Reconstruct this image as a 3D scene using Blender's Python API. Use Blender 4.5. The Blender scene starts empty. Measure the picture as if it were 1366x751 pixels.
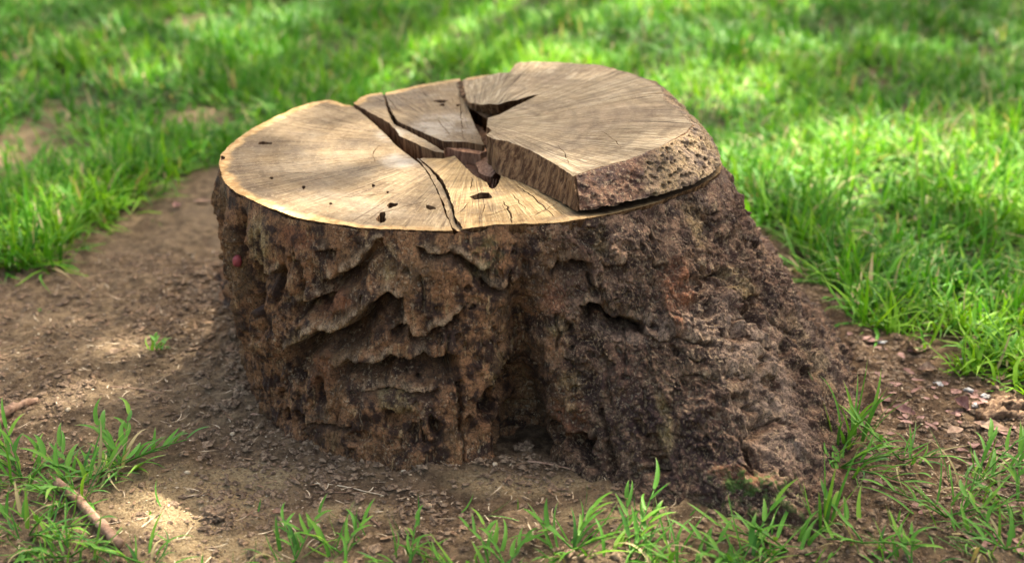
import bpy, math, random
import numpy as np
from mathutils import Vector
from mathutils.geometry import delaunay_2d_cdt
R = math.radians
random.seed(7); rng = np.random.default_rng(7)
S = bpy.context.scene
COL = S.collection

# ------------------------------------------------------------------ camera
CAM_Y, CAM_H, PITCH = -2.5, 1.216, R(22.8)
FPX = 1366 * 50 / 36.0
cd = bpy.data.cameras.new('camera'); cam = bpy.data.objects.new('camera', cd); COL.objects.link(cam)
cam.location = (0, CAM_Y, CAM_H); cam.rotation_euler = (R(90) - PITCH, 0, 0)
cd.lens = 50; cd.sensor_width = 36; cd.clip_start = 0.05; cd.clip_end = 500
cd.dof.use_dof = True; cd.dof.focus_distance = 2.38; cd.dof.aperture_fstop = 2.4
S.camera = cam
S.render.resolution_x, S.render.resolution_y = 1366, 751

# ------------------------------------------------------------------ light
SUN_EL, SUN_AZ = 56, 32            # azimuth measured clockwise from +Y (behind the stump, to the right)
w = bpy.data.worlds.new('World'); S.world = w; w.use_nodes = True
nt = w.node_tree
sky = nt.nodes.new('ShaderNodeTexSky'); sky.sky_type = 'NISHITA'; sky.sun_disc = False
sky.sun_elevation = R(SUN_EL); sky.sun_rotation = R(SUN_AZ)
sky.air_density = .8; sky.dust_density = 4.0; sky.ozone_density = .3
bg = nt.nodes['Background']; bg.inputs['Strength'].default_value = 0.15
warm = nt.nodes.new('ShaderNodeMix'); warm.data_type = 'RGBA'; warm.blend_type = 'MULTIPLY'; warm.inputs[0].default_value = 1
warm.inputs[7].default_value = (1.0, .90, .73, 1)
nt.links.new(sky.outputs[0], warm.inputs[6]); nt.links.new(warm.outputs[2], bg.inputs[0])
SUN = Vector((math.sin(R(SUN_AZ)) * math.cos(R(SUN_EL)), math.cos(R(SUN_AZ)) * math.cos(R(SUN_EL)), math.sin(R(SUN_EL))))
ld = bpy.data.lights.new('sun', 'SUN'); ld.energy = 5.0; ld.angle = R(0.55); ld.color = (1, 0.93, 0.80)
lo = bpy.data.objects.new('sun', ld); COL.objects.link(lo)
lo.rotation_euler = SUN.to_track_quat('Z', 'Y').to_euler(); lo.location = (3, 5, 9)
S.view_settings.view_transform = 'Standard'; S.view_settings.look = 'None'
S.view_settings.exposure = 2.36; S.view_settings.gamma = 1.0
S.cycles.max_bounces = 8; S.cycles.transparent_max_bounces = 8

# ------------------------------------------------------------------ measuring helpers
CP, SP = math.cos(PITCH), math.sin(PITCH)
def P(u, v, z=0.0):
    """a point read off the photograph -> the place it has on the horizontal plane at height z"""
    a = (u - 683) / FPX; b = -(v - 375.5) / FPX
    d = np.array([a, CP + b * SP, -SP + b * CP]); t = (z - CAM_H) / d[2]
    return np.array([d[0] * t, CAM_Y + d[1] * t])
def PX(x, y, z):
    yy = y - CAM_Y; zz = z - CAM_H
    dep = yy * CP - zz * SP; up = yy * SP + zz * CP
    return 683 + FPX * x / dep, 375.5 - FPX * up / dep

# ------------------------------------------------------------------ noise
def _h(ix, iy, iz, seed):
    with np.errstate(over='ignore'):
        n = (ix.astype(np.uint32) * np.uint32(374761393) + iy.astype(np.uint32) * np.uint32(668265263)
             + iz.astype(np.uint32) * np.uint32(2147483647 ^ 0x5bd1e995) + np.uint32(seed * 97 + 13))
        n = (n ^ (n >> np.uint32(13))) * np.uint32(1274126177)
        n = (n ^ (n >> np.uint32(16))) * np.uint32(2246822519)
        n = n ^ (n >> np.uint32(15))
    return n.astype(np.float64) / 4294967295.0
def vnoise(p, seed=0):
    i = np.floor(p); f = p - i; i = i.astype(np.int64)
    f = f * f * f * (f * (f * 6 - 15) + 10)
    r = 0
    for dx in (0, 1):
        for dy in (0, 1):
            for dz in (0, 1):
                wgt = (f[:, 0] if dx else 1 - f[:, 0]) * (f[:, 1] if dy else 1 - f[:, 1]) * (f[:, 2] if dz else 1 - f[:, 2])
                r = r + wgt * _h(i[:, 0] + dx, i[:, 1] + dy, i[:, 2] + dz, seed)
    return r * 2 - 1
def fbm(p, oct=4, seed=0, gain=.5):
    r = 0; a = 1; t = 0
    p = np.asarray(p, float)
    for k in range(oct):
        r = r + a * vnoise(p * (2.03 ** k) + 17.3 * k, seed + k); t += a; a *= gain
    return r / t * 1.6
def ridged(p, oct=3, seed=0):
    r = 0; a = 1; t = 0
    for k in range(oct):
        r = r + a * (1 - 2.2 * np.abs(vnoise(p * 2.1 ** k + 9.1 * k, seed + k))); t += a; a *= .5
    return r / t
def worley(p, seed=0):
    i = np.floor(p).astype(np.int64); f1 = np.full(len(p), 9.); f2 = f1.copy()
    for dx in (-1, 0, 1):
        for dy in (-1, 0, 1):
            for dz in (-1, 0, 1):
                cx, cy, cz = i[:, 0] + dx, i[:, 1] + dy, i[:, 2] + dz
                d = np.sqrt((cx + _h(cx, cy, cz, seed) - p[:, 0]) ** 2 + (cy + _h(cx, cy, cz, seed + 5) - p[:, 1]) ** 2
                            + (cz + _h(cx, cy, cz, seed + 9) - p[:, 2]) ** 2)
                f2 = np.minimum(f2, np.maximum(f1, d)); f1 = np.minimum(f1, d)
    return f1, f2
def ss(a, b, x):
    t = np.clip((x - a) / (b - a), 0, 1); return t * t * (3 - 2 * t)
def p3(x, y, z=0.0):
    x = np.asarray(x, float); return np.stack([x, np.broadcast_to(y, x.shape), np.broadcast_to(z, x.shape)], -1).reshape(-1, 3)
def in_poly(x, y, poly):
    c = np.zeros(np.shape(x), bool); n = len(poly)
    for i in range(n):
        x0, y0 = poly[i]; x1, y1 = poly[(i + 1) % n]
        if y0 == y1: continue
        c ^= ((y0 > y) != (y1 > y)) & (x < (x1 - x0) * (y - y0) / (y1 - y0) + x0)
    return c
def dist_line(x, y, poly, closed=True):
    d = np.full(np.shape(x), 1e9); n = len(poly)
    for i in range(n if closed else n - 1):
        ax, ay = poly[i]; bx, by = poly[(i + 1) % n]
        L = (bx - ax) ** 2 + (by - ay) ** 2 + 1e-12
        t = np.clip(((x - ax) * (bx - ax) + (y - ay) * (by - ay)) / L, 0, 1)
        d = np.minimum(d, (x - ax - t * (bx - ax)) ** 2 + (y - ay - t * (by - ay)) ** 2)
    return np.sqrt(d)

# ------------------------------------------------------------------ mesh helpers
def mesh_np(name, v, faces, attrs=None, smooth=True):
    """v (n,3); faces: list of int arrays, each (m,3) or (m,4)"""
    me = bpy.data.meshes.new(name); v = np.asarray(v, np.float32)
    fs = [np.asarray(f, np.int32) for f in faces if len(f)]
    loops = np.concatenate([f.ravel() for f in fs]); cnt = np.concatenate([np.full(len(f), f.shape[1], np.int32) for f in fs])
    me.vertices.add(len(v)); me.vertices.foreach_set('co', v.ravel())
    me.loops.add(len(loops)); me.loops.foreach_set('vertex_index', loops)
    me.polygons.add(len(cnt)); st = np.zeros(len(cnt), np.int32); st[1:] = np.cumsum(cnt)[:-1]
    me.polygons.foreach_set('loop_start', st)
    try: me.polygons.foreach_set('loop_total', cnt)
    except Exception: pass
    me.polygons.foreach_set('use_smooth', np.full(len(cnt), smooth))
    for k, a in (attrs or {}).items():
        at = me.attributes.new(k, 'FLOAT', 'POINT'); at.data.foreach_set('value', np.asarray(a, np.float32))
    me.update(calc_edges=True); me.validate()
    return me
def link(name, me, mat=None, parent=None, loc=None):
    o = bpy.data.objects.new(name, me); COL.objects.link(o)
    if mat is not None and not me.materials: me.materials.append(mat)
    if parent is not None: o.parent = parent
    if loc is not None: o.location = loc
    return o
def empty(name, loc):
    o = bpy.data.objects.new(name, None); COL.objects.link(o); o.location = loc; o.empty_display_size = .1
    return o
def tag(o, label=None, cat=None, group=None, kind=None):
    for k, x in (('label', label), ('category', cat), ('group', group), ('kind', kind)):
        if x: o[k] = x
    return o
def gridquads(nr, nc, wrap=False):
    r = np.arange(nr - 1)[:, None]; c = np.arange(nc if wrap else nc - 1)[None, :]; c2 = (c + 1) % nc
    return np.stack([(r * nc + c), (r * nc + c2), ((r + 1) * nc + c2), ((r + 1) * nc + c)], -1).reshape(-1, 4)

# ------------------------------------------------------------------ materials
class M:
    def __init__(s, name, rough=.8, spec=.3):
        s.m = bpy.data.materials.new(name); s.m.use_nodes = True; s.t = s.m.node_tree
        s.b = s.t.nodes['Principled BSDF']; s.b.inputs['Roughness'].default_value = rough
        s.b.inputs['Specular IOR Level'].default_value = spec
        s.pos = s.n('ShaderNodeNewGeometry').outputs['Position']
    def n(s, k, **kw):
        x = s.t.nodes.new(k)
        for a, b in kw.items(): setattr(x, a, b)
        return x
    def put(s, sock, val):
        if isinstance(val, bpy.types.NodeSocket): s.t.links.new(val, sock)
        elif isinstance(val, tuple) and len(val) == 3 and sock.type == 'RGBA': sock.default_value = (*val, 1)
        else: sock.default_value = val
    def math(s, op, a, b=0.0, c=None, clamp=False):
        x = s.n('ShaderNodeMath', operation=op, use_clamp=clamp); s.put(x.inputs[0], a); s.put(x.inputs[1], b)
        if c is not None: s.put(x.inputs[2], c)
        return x.outputs[0]
    def vmul(s, v, sc):
        x = s.n('ShaderNodeVectorMath', operation='MULTIPLY'); s.put(x.inputs[0], v); x.inputs[1].default_value = sc; return x.outputs[0]
    def noise(s, scale, detail=4, rough=.55, vec=None, dist=0.0):
        x = s.n('ShaderNodeTexNoise'); x.inputs['Scale'].default_value = scale; x.inputs['Detail'].default_value = detail
        x.inputs['Roughness'].default_value = rough; x.inputs['Distortion'].default_value = dist
        s.put(x.inputs['Vector'], s.pos if vec is None else vec); return x.outputs['Fac']
    def voro(s, scale, vec=None, feature='F1', out='Distance'):
        x = s.n('ShaderNodeTexVoronoi', feature=feature); x.inputs['Scale'].default_value = scale
        s.put(x.inputs['Vector'], s.pos if vec is None else vec); return x.outputs[out]
    def ramp(s, f, a, b, lo=0.0, hi=1.0):
        x = s.n('ShaderNodeMapRange', interpolation_type='SMOOTHSTEP'); s.put(x.inputs[0], f)
        for i, q in enumerate((a, b, lo, hi)): s.put(x.inputs[i + 1], q)
        return x.outputs[0]
    def mix(s, f, a, b, mode='MIX'):
        x = s.n('ShaderNodeMix', data_type='RGBA', blend_type=mode); s.put(x.inputs[0], f); s.put(x.inputs[6], a); s.put(x.inputs[7], b); return x.outputs[2]
    def attr(s, name):
        return s.n('ShaderNodeAttribute', attribute_name=name).outputs['Fac']
    def bump(s, h, strength=.5, dist=.002, prev=None):
        x = s.n('ShaderNodeBump'); x.inputs['Strength'].default_value = strength; x.inputs['Distance'].default_value = dist
        s.put(x.inputs['Height'], h)
        if prev is not None: s.put(x.inputs['Normal'], prev)
        return x.outputs[0]
    def done(s, col, nrm=None, rough=None):
        s.put(s.b.inputs['Base Color'], col)
        if nrm is not None: s.put(s.b.inputs['Normal'], nrm)
        if rough is not None: s.put(s.b.inputs['Roughness'], rough)
        return s.m

def bark_mat():
    m = M('bark', .8, .28)
    big = m.noise(9, 3); mid = m.noise(34, 5, .65); fine = m.noise(160, 4, .7); vf = m.noise(1, 5, .65, m.vmul(m.pos, (150, 150, 22)))
    z = m.attr('zone'); lip = m.attr('lip'); hol = m.attr('hollow'); pale = m.attr('pale'); red = m.attr('red')
    left = m.mix(m.ramp(mid, .42, .58), (.045, .020, .011), (.31, .15, .066))
    left = m.mix(m.math('MULTIPLY', m.ramp(vf, .54, .68), m.ramp(m.noise(17, 3), .42, .6)), left, (.50, .32, .15))
    left = m.mix(m.ramp(big, .52, .66, 0, .6), left, (.24, .135, .058))
    right = m.mix(m.ramp(mid, .44, .62), (.045, .022, .014), (.28, .165, .10))
    right = m.mix(m.ramp(m.noise(70, 5, .7), .56, .68, 0, .8), right, (.46, .33, .19))
    right = m.mix(m.ramp(big, .50, .62, 0, .7), right, (.11, .055, .035))
    c = m.mix(z, left, right)
    c = m.mix(m.math('MULTIPLY', m.attr('grey'), m.ramp(mid, .35, .6), clamp=True), c, (.32, .225, .16))
    c = m.mix(m.math('MULTIPLY', m.attr('dark_tone'), m.ramp(mid, .65, .4), clamp=True), c, (.055, .028, .024))  # darker brown tone on set patches of bark
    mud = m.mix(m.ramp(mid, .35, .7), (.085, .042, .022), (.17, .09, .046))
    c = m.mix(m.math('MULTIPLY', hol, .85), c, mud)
    c = m.mix(m.math('MULTIPLY', red, m.ramp(mid, .3, .6), clamp=True), c, (.26, .10, .045))
    pm = m.math('MULTIPLY', pale, m.ramp(mid, .38, .60), clamp=True)
    c = m.mix(pm, c, m.mix(m.ramp(vf, .4, .65), (.26, .17, .06), (.50, .38, .19)))
    lm = m.math('MULTIPLY', lip, m.ramp(m.noise(60, 3), .38, .55), clamp=True)
    c = m.mix(lm, c, (.58, .40, .235))
    fm = m.math('MULTIPLY', m.ramp(fine, .54, .64, 0, .85), m.math('MAXIMUM', m.math('MULTIPLY', z, .6), m.ramp(m.noise(14, 4, .65), .46, .62))); c = m.mix(fm, c, (.52, .37, .22))
    c = m.mix(m.ramp(m.noise(230, 4, .7), .38, .47, .75, 0), c, (.03, .017, .011))
    c = m.mix(m.ramp(m.voro(120, feature='DISTANCE_TO_EDGE', vec=m.vmul(m.pos, (1, 1, .7))), .0, .07, .6, 0), c, (.035, .02, .013))
    pt = m.n('ShaderNodeNewGeometry').outputs['Pointiness']; ridge_light = m.math('MULTIPLY', m.ramp(pt, .522, .575), m.ramp(m.noise(30, 5, .7), .36, .58)); c = m.mix(m.math('MULTIPLY', ridge_light, .85), c, m.mix(m.ramp(big, .4, .6), (.56, .37, .20), (.50, .38, .25)))  # highlights on convex ridges painted in as pale colour
    moss = m.math('MULTIPLY', m.attr('moss'), m.ramp(m.noise(48, 5, .7), .48, .58), clamp=True)
    c = m.mix(moss, c, (.09, .14, .03))
    cr = m.voro(95, feature='DISTANCE_TO_EDGE')
    nrm = m.bump(m.ramp(cr, 0, .12), .35, .002)
    nrm = m.bump(vf, .75, .004, nrm); nrm = m.bump(m.noise(75, 6, .75), 1.0, .005, nrm); nrm = m.bump(m.noise(330, 5, .75), .9, .0025, nrm)
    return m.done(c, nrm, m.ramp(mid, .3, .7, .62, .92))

PITH = P(632, 196, .42)
def cut_mat(name, tone):
    """sawn end grain: medullary rays run out from the pith, faint rings round it, weathering in patches"""
    m = M(name, .8, .12)
    sub = m.n('ShaderNodeVectorMath', operation='SUBTRACT'); m.put(sub.inputs[0], m.pos); sub.inputs[1].default_value = (PITH[0], PITH[1], 0)
    flat = m.vmul(sub.outputs[0], (1, 1, 0))
    ln = m.n('ShaderNodeVectorMath', operation='LENGTH'); m.put(ln.inputs[0], flat); r = ln.outputs['Value']
    nm = m.n('ShaderNodeVectorMath', operation='NORMALIZE'); m.put(nm.inputs[0], flat)
    cx = m.n('ShaderNodeCombineXYZ'); m.put(cx.inputs[2], r)
    def ray(k, kr, det=4):
        sc = m.n('ShaderNodeVectorMath', operation='SCALE'); m.put(sc.inputs[0], nm.outputs[0]); sc.inputs['Scale'].default_value = k
        ad = m.n('ShaderNodeVectorMath', operation='ADD'); m.put(ad.inputs[0], sc.outputs[0]); m.put(ad.inputs[1], m.vmul(cx.outputs[0], (1, 1, kr)))
        return m.noise(1, det, .6, ad.outputs[0], .4)
    ry = ray(30, 9, 5); ry2 = ray(75, 14, 4); patch = m.noise(5.5, 4, .6); patch2 = m.noise(16, 5, .65)
    sideA = m.attr('side'); rim = m.attr('rim')
    dark, base, light, grey = tone
    c = m.mix(m.ramp(ry, .30, .60), dark, base)
    c = m.mix(m.ramp(ry2, .50, .68, 0, .75), c, light)
    c = m.mix(m.ramp(patch, .48, .64, 0, .75), c, grey)
    rn = m.n('ShaderNodeTexWave', wave_type='RINGS', rings_direction='SPHERICAL'); rn.inputs['Scale'].default_value = 9
    rn.inputs['Distortion'].default_value = 3.5; rn.inputs['Detail'].default_value = 3; m.put(rn.inputs['Vector'], flat)
    c = m.mix(m.math('MULTIPLY', m.ramp(rn.outputs['Fac'], .6, .95), .16), c, dark, 'MULTIPLY')
    saw = m.noise(1, 3, .6, m.vmul(m.pos, (20, 260, 1)))
    c = m.mix(m.ramp(saw, .52, .68, 0, .30), c, dark)
    sarc = m.n('ShaderNodeTexWave', wave_type='RINGS', rings_direction='SPHERICAL'); sarc.inputs['Scale'].default_value = 22; sarc.inputs['Distortion'].default_value = 1.2; sarc.inputs['Detail'].default_value = 4
    sa = m.n('ShaderNodeVectorMath', operation='SUBTRACT'); m.put(sa.inputs[0], flat); sa.inputs[1].default_value = (.7, -1.1, 0); m.put(sarc.inputs['Vector'], sa.outputs[0])
    c = m.mix(m.math('MULTIPLY', m.ramp(sarc.outputs['Fac'], .7, 1), m.ramp(patch2, .45, .6, 0, .35)), c, dark)
    c = m.mix(m.ramp(patch2, .58, .72, 0, .35), c, (.17, .11, .06))
    chk = ray(48, 5, 6); c = m.mix(m.ramp(chk, .40, .37, 0, .8), c, (.055, .032, .018)); chk2 = ray(110, 26, 3); c = m.mix(m.ramp(chk2, .36, .31, 0, .7), c, (.06, .035, .02))
    stn = m.noise(11, 6, .7, None, .8); c = m.mix(m.ramp(stn, .50, .60, 0, .5), c, (.115, .08, .05)); c = m.mix(m.ramp(m.noise(150, 5, .75), .52, .66, 0, .45), c, (.40, .31, .20))
    white = m.math('MULTIPLY', m.attr('white'), m.ramp(patch2, .36, .6), clamp=True)
    c = m.mix(m.math('MULTIPLY', white, .5), c, (.50, .46, .39))
    st = m.math('MULTIPLY', m.attr('gap_shade'), .92); sapw = m.math('ADD', rim, m.math('MULTIPLY', m.math('SUBTRACT', patch2, .5), .055))
    sx = m.n('ShaderNodeSeparateXYZ'); m.put(sx.inputs[0], m.pos)
    c = m.mix(m.math('MULTIPLY', m.ramp(sapw, .026, .012, 0, .85), m.ramp(sx.outputs[0], -.05, -.3, .35, 1)), c, m.mix(m.ramp(m.noise(70, 4), .4, .62), (.38, .22, .08), (.56, .38, .17)))
    c = m.mix(m.ramp(m.noise(240, 2), .30, .38, .5, 0), c, (.12, .07, .035))
    c = m.mix(st, c, (.035, .02, .012))  # painted shade of the gap below the slab
    fib = m.noise(1, 5, .65, m.vmul(m.pos, (120, 120, 4)))
    wall = m.mix(m.ramp(fib, .38, .66), (.075, .036, .017), (.27, .155, .075))
    c = m.mix(m.ramp(sideA, .05, .25), c, wall)
    nrm = m.bump(ry2, .9, .004); nrm = m.bump(saw, .25, .0012, nrm); nrm = m.bump(m.noise(300, 4, .7), .3, .0008, nrm)
    nrm2 = m.bump(fib, 1.0, .012)
    mx = m.n('ShaderNodeMix', data_type='VECTOR'); m.put(mx.inputs[0], m.ramp(sideA, .05, .25)); m.put(mx.inputs[4], nrm); m.put(mx.inputs[5], nrm2)
    return m.done(c, mx.outputs[1], m.ramp(patch2, .3, .7, .7, .9))

def simple_mat(name, a, b, scale=40, rough=.85, bump=.5, bd=.002, stretch=None):
    m = M(name, rough)
    v = None if stretch is None else m.vmul(m.pos, stretch)
    f = m.noise(scale, 5, .65, v)
    return m.done(m.mix(m.ramp(f, .35, .65), a, b), m.bump(m.noise(scale * 3, 4, .7, v), bump, bd))

def leaf_mat(name, c0, c1, c2, dead, trans=.32, rough=.55):
    m = M(name, rough, .22)
    t = m.attr('tint'); al = m.attr('along')
    c = m.mix(m.ramp(t, 0, .55), c0, c1); c = m.mix(m.ramp(t, .55, .93), c, c2)
    c = m.mix(m.ramp(t, .955, .965), c, dead)
    c = m.mix(m.ramp(m.math('ADD', al, m.math('MULTIPLY', m.noise(40, 2), .3)), .95, 1.15, 0, .6), c, dead)
    m.put(m.b.inputs['Base Color'], c)
    tr = m.n('ShaderNodeBsdfTranslucent'); m.put(tr.inputs[0], m.mix(1.0, c, (1.0, 1.0, .55), 'MULTIPLY'))
    mx = m.n('ShaderNodeMixShader'); mx.inputs[0].default_value = trans
    m.t.links.new(m.b.outputs[0], mx.inputs[1]); m.t.links.new(tr.outputs[0], mx.inputs[2])
    m.t.links.new(mx.outputs[0], m.t.nodes['Material Output'].inputs['Surface'])
    return m.m

def soil_mat():
    m = M('soil', .93, .15)
    a = m.noise(7, 5, .6); b = m.noise(38, 6, .7); f = m.noise(210, 4, .7)
    base = m.mix(m.ramp(b, .36, .64), (.14, .094, .055), (.35, .247, .142))
    base = m.mix(m.ramp(a, .45, .65, 0, .5), base, (.34, .245, .15))
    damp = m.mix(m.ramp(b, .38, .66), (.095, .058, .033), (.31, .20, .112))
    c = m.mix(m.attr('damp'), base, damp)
    sand = m.mix(m.ramp(f, .4, .6), (.36, .25, .13), (.54, .40, .22))
    c = m.mix(m.math('MULTIPLY', m.attr('sand'), m.ramp(b, .22, .44), clamp=True), c, sand)
    c = m.mix(m.ramp(f, .60, .70, 0, .65), c, (.42, .32, .21))
    c = m.mix(m.ramp(f, .40, .30, 0, .65), c, (.04, .025, .018))
    turf = m.mix(m.ramp(b, .4, .6), (.05, .075, .018), (.09, .075, .035))
    c = m.mix(m.attr('turf'), c, turf)
    nrm = m.bump(b, .8, .010); nrm = m.bump(m.noise(120, 5, .75), 1.0, .010, nrm); nrm = m.bump(m.voro(150), .7, .004, nrm); nrm = m.bump(m.noise(480, 3, .7), .8, .002, nrm)
    return m.done(c, nrm)

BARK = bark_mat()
CUT = cut_mat('sawn_wood', ((.105, .070, .038), (.195, .138, .076), (.31, .237, .14), (.19, .152, .105)))
CUTY = cut_mat('fresh_split_wood', ((.15, .090, .037), (.33, .225, .105), (.48, .37, .20), (.32, .23, .12)))
CUTS = cut_mat('slab_wood', ((.135, .095, .054), (.31, .235, .14), (.50, .415, .28), (.23, .165, .10)))
ROT = simple_mat('rotten_heartwood', (.055, .028, .018), (.15, .075, .04), 40, .9, .9, .006)
RUST = simple_mat('broken_red_wood', (.17, .075, .04), (.42, .24, .14), 30, .8, .8, .004, (6, 6, 1))
SOIL = soil_mat()
CRUMB = simple_mat('soil_crumb', (.09, .055, .034), (.36, .25, .155), 130, .95, 1, .004)
GRASS = leaf_mat('grass_blade', (.035, .13, .012), (.085, .27, .013), (.21, .42, .018), (.42, .33, .17))
WEED = leaf_mat('crabgrass_leaf', (.05, .16, .028), (.10, .27, .028), (.19, .36, .035), (.40, .33, .16), .32, .5)
CANOPY = leaf_mat('tree_leaf', (.035, .08, .02), (.05, .12, .02), (.09, .16, .03), (.2, .15, .05), .35)
LEAFD = simple_mat('dead_leaf', (.20, .11, .07), (.42, .29, .19), 60, .7, .5, .001)
LEAFR = simple_mat('reddish_dead_leaf', (.16, .07, .055), (.34, .19, .15), 60, .6, .5, .001)
STICKM = simple_mat('stick_bark', (.17, .09, .055), (.36, .23, .15), 70, .8, .6, .002)
PALEM = simple_mat('dry_straw', (.38, .28, .17), (.58, .47, .32), 90, .7, .3, .001)
STONE = simple_mat('pale_stone', (.30, .28, .25), (.58, .55, .50), 90, .85, .8, .002)
REDM = simple_mat('red_berry', (.16, .025, .028), (.30, .06, .06), 60, .6, .3, .001)
WOODP = simple_mat('rotten_wood', (.13, .07, .04), (.36, .23, .13), 30, .85, .9, .004, (2, 7, 7))
TRUNKM = simple_mat('tree_bark', (.08, .06, .045), (.2, .16, .12), 12, .9, .9, .02)

# ------------------------------------------------------------------ outlines of the stump, read off the photograph
H = .42; TH = .052
rim_px = [(291, 215), (293, 232), (305, 250), (325, 262), (350, 274), (385, 287), (430, 296), (480, 304), (540, 307), (600, 308),
          (640, 302), (680, 299), (740, 297), (775, 292), (820, 285), (860, 276), (900, 263), (935, 248), (961, 231)]
rim_back = [P(961, 213, H), P(936, 184, H), P(893, 134, H + TH), P(886, 114, H + TH), P(850, 99, H + TH), P(800, 86, H + TH), P(740, 82, H + TH),
            P(690, 84, H + TH), P(660, 100, H), P(615, 105, H), P(560, 113, H), P(512, 124, H), P(486, 128, H), P(466, 140, H), P(440, 133, H),
            P(400, 142, H), P(370, 155, H), P(340, 170, H), P(310, 190, H), P(295, 204, H)]
RIM = [P(u, v, H) for u, v in rim_px] + rim_back
base_px = [(296, 404), (310, 412), (330, 424), (340, 475), (346, 530), (358, 574), (412, 602), (485, 632), (560, 646), (640, 638), (690, 622),
           (740, 630), (790, 650), (850, 675), (920, 698), (1000, 718), (1085, 732), (1122, 695), (1140, 640), (1168, 566)]
BASE = [P(u, v, 0) for u, v in base_px] + [P(1146, 490, 0), P(1096, 412, 0), np.array([.42, .45]), np.array([.28, .62]), np.array([.05, .66]),
        np.array([-.2, .60]), np.array([-.42, .50]), P(300, 360, 0)]
CEN = np.array([.02, .03])
def resample(pts, step, closed=True):
    p = np.array(pts, float)
    q = np.vstack([p, p[:1]]) if closed else p
    # Catmull-Rom through the points, then even steps
    out = []
    n = len(p); m = n if closed else n - 1
    for i in range(m):
        g = lambda k: p[k % n] if closed else p[min(max(k, 0), n - 1)]
        a, b, c, d = g(i - 1), g(i), g(i + 1), g(i + 2)
        for t in np.linspace(0, 1, 8, endpoint=False):
            out.append(.5 * ((2 * b) + (c - a) * t + (2 * a - 5 * b + 4 * c - d) * t * t + (3 * b - a - 3 * c + d) * t ** 3))
    if not closed: out.append(p[-1])
    out = np.array(out); q = np.vstack([out, out[:1]]) if closed else out
    L = np.r_[0, np.cumsum(np.linalg.norm(np.diff(q, axis=0), axis=1))]
    k = max(4, int(L[-1] / step)); s = np.linspace(0, L[-1], k, endpoint=not closed)
    return np.stack([np.interp(s, L, q[:, 0]), np.interp(s, L, q[:, 1])], 1)
def resample_lin(pts, step, closed=True):
    p = np.array(pts, float); q = np.vstack([p, p[:1]]) if closed else p
    out = []
    for i in range(len(q) - 1):
        L = np.linalg.norm(q[i + 1] - q[i]); k = max(1, int(round(L / step)))
        for t in range(k): out.append(q[i] + (q[i + 1] - q[i]) * t / k)
    if not closed: out.append(q[-1])
    return np.array(out)
def radial(poly, ang):
    p = resample(poly, .004); a = np.arctan2(p[:, 1] - CEN[1], p[:, 0] - CEN[0]); r = np.hypot(p[:, 0] - CEN[0], p[:, 1] - CEN[1])
    o = np.argsort(a); a = a[o]; r = r[o]
    return np.interp(ang, np.r_[a - 2 * np.pi, a, a + 2 * np.pi], np.r_[r, r, r])

# ------------------------------------------------------------------ ground
BASE_S = resample(BASE, .03)
turf_edge = [P(u, v, 0) for u, v in [(-400, 380), (-60, 352), (0, 350), (40, 356), (78, 345), (112, 300), (150, 280), (205, 262), (240, 243), (292, 228), (420, 190), (700, 172),
             (900, 205), (1000, 290), (1036, 326), (1066, 360), (1130, 440), (1182, 448), (1250, 470), (1310, 498), (1366, 522), (1600, 590)]]
BARE = [np.array(q) for q in turf_edge] + [np.array([3.2, -3]), np.array([-3.2, -3])]
thin_spots = [(15, 212, 105, 66), (112, 38, 39, 14), (275, 156, 71, 16), (75, 146, 29, 14), (720, 8, 52, 9), (1180, 95, 40, 8),
              (30, 75, 34, 12), (245, 30, 46, 12), (1030, 330, 23, 22), (250, 262, 69, 32), (1240, 470, 69, 40)]
def spot(x, y, L):
    u, v = PX(x, y, 0.0 * x); r = np.zeros_like(x)
    for a, b, c, d in L: r = np.maximum(r, 1 - ss(.6, 1.25, np.hypot((u - a) / c, (v - b) / d)))
    return r
def world_spots(px):      # photograph spots -> ellipses on the ground (x, y, rx, ry)
    out = []
    for a, b, c, d in px:
        q = P(a, b); e = P(a + c, b); t = P(a, b - d); k = P(a, b + d); out.append((q[0], (t[1] + k[1]) / 2, abs(e[0] - q[0]), abs(t[1] - k[1]) / 2))
    return out
THIN = world_spots(thin_spots)
SAND = world_spots([(262, 672, 130, 56), (330, 640, 90, 25), (300, 740, 120, 30), (700, 655, 110, 16), (820, 690, 90, 18), (470, 690, 70, 18),  (860, 668, 70, 8), (25, 200, 60, 26), (275, 156, 70, 14), (75, 146, 30, 10)])
def espot(x, y, L):
    r = np.zeros(np.shape(x))
    for a, b, c, d in L: r = np.maximum(r, 1 - ss(.5, 1.2, np.hypot((x - a) / c, (y - b) / d)))
    return r
def stump_dist(x, y):
    ins = in_poly(x, y, BASE_S); d = dist_line(x, y, BASE_S); return np.where(ins, -d, d)
def bareness(x, y):
    n = .05 * fbm(p3(x * 6, y * 6), 3, 31)
    d = dist_line(x, y, BARE); d = np.where(in_poly(x, y, BARE), d, -d) + n
    return ss(-.035, .035, d)
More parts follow.
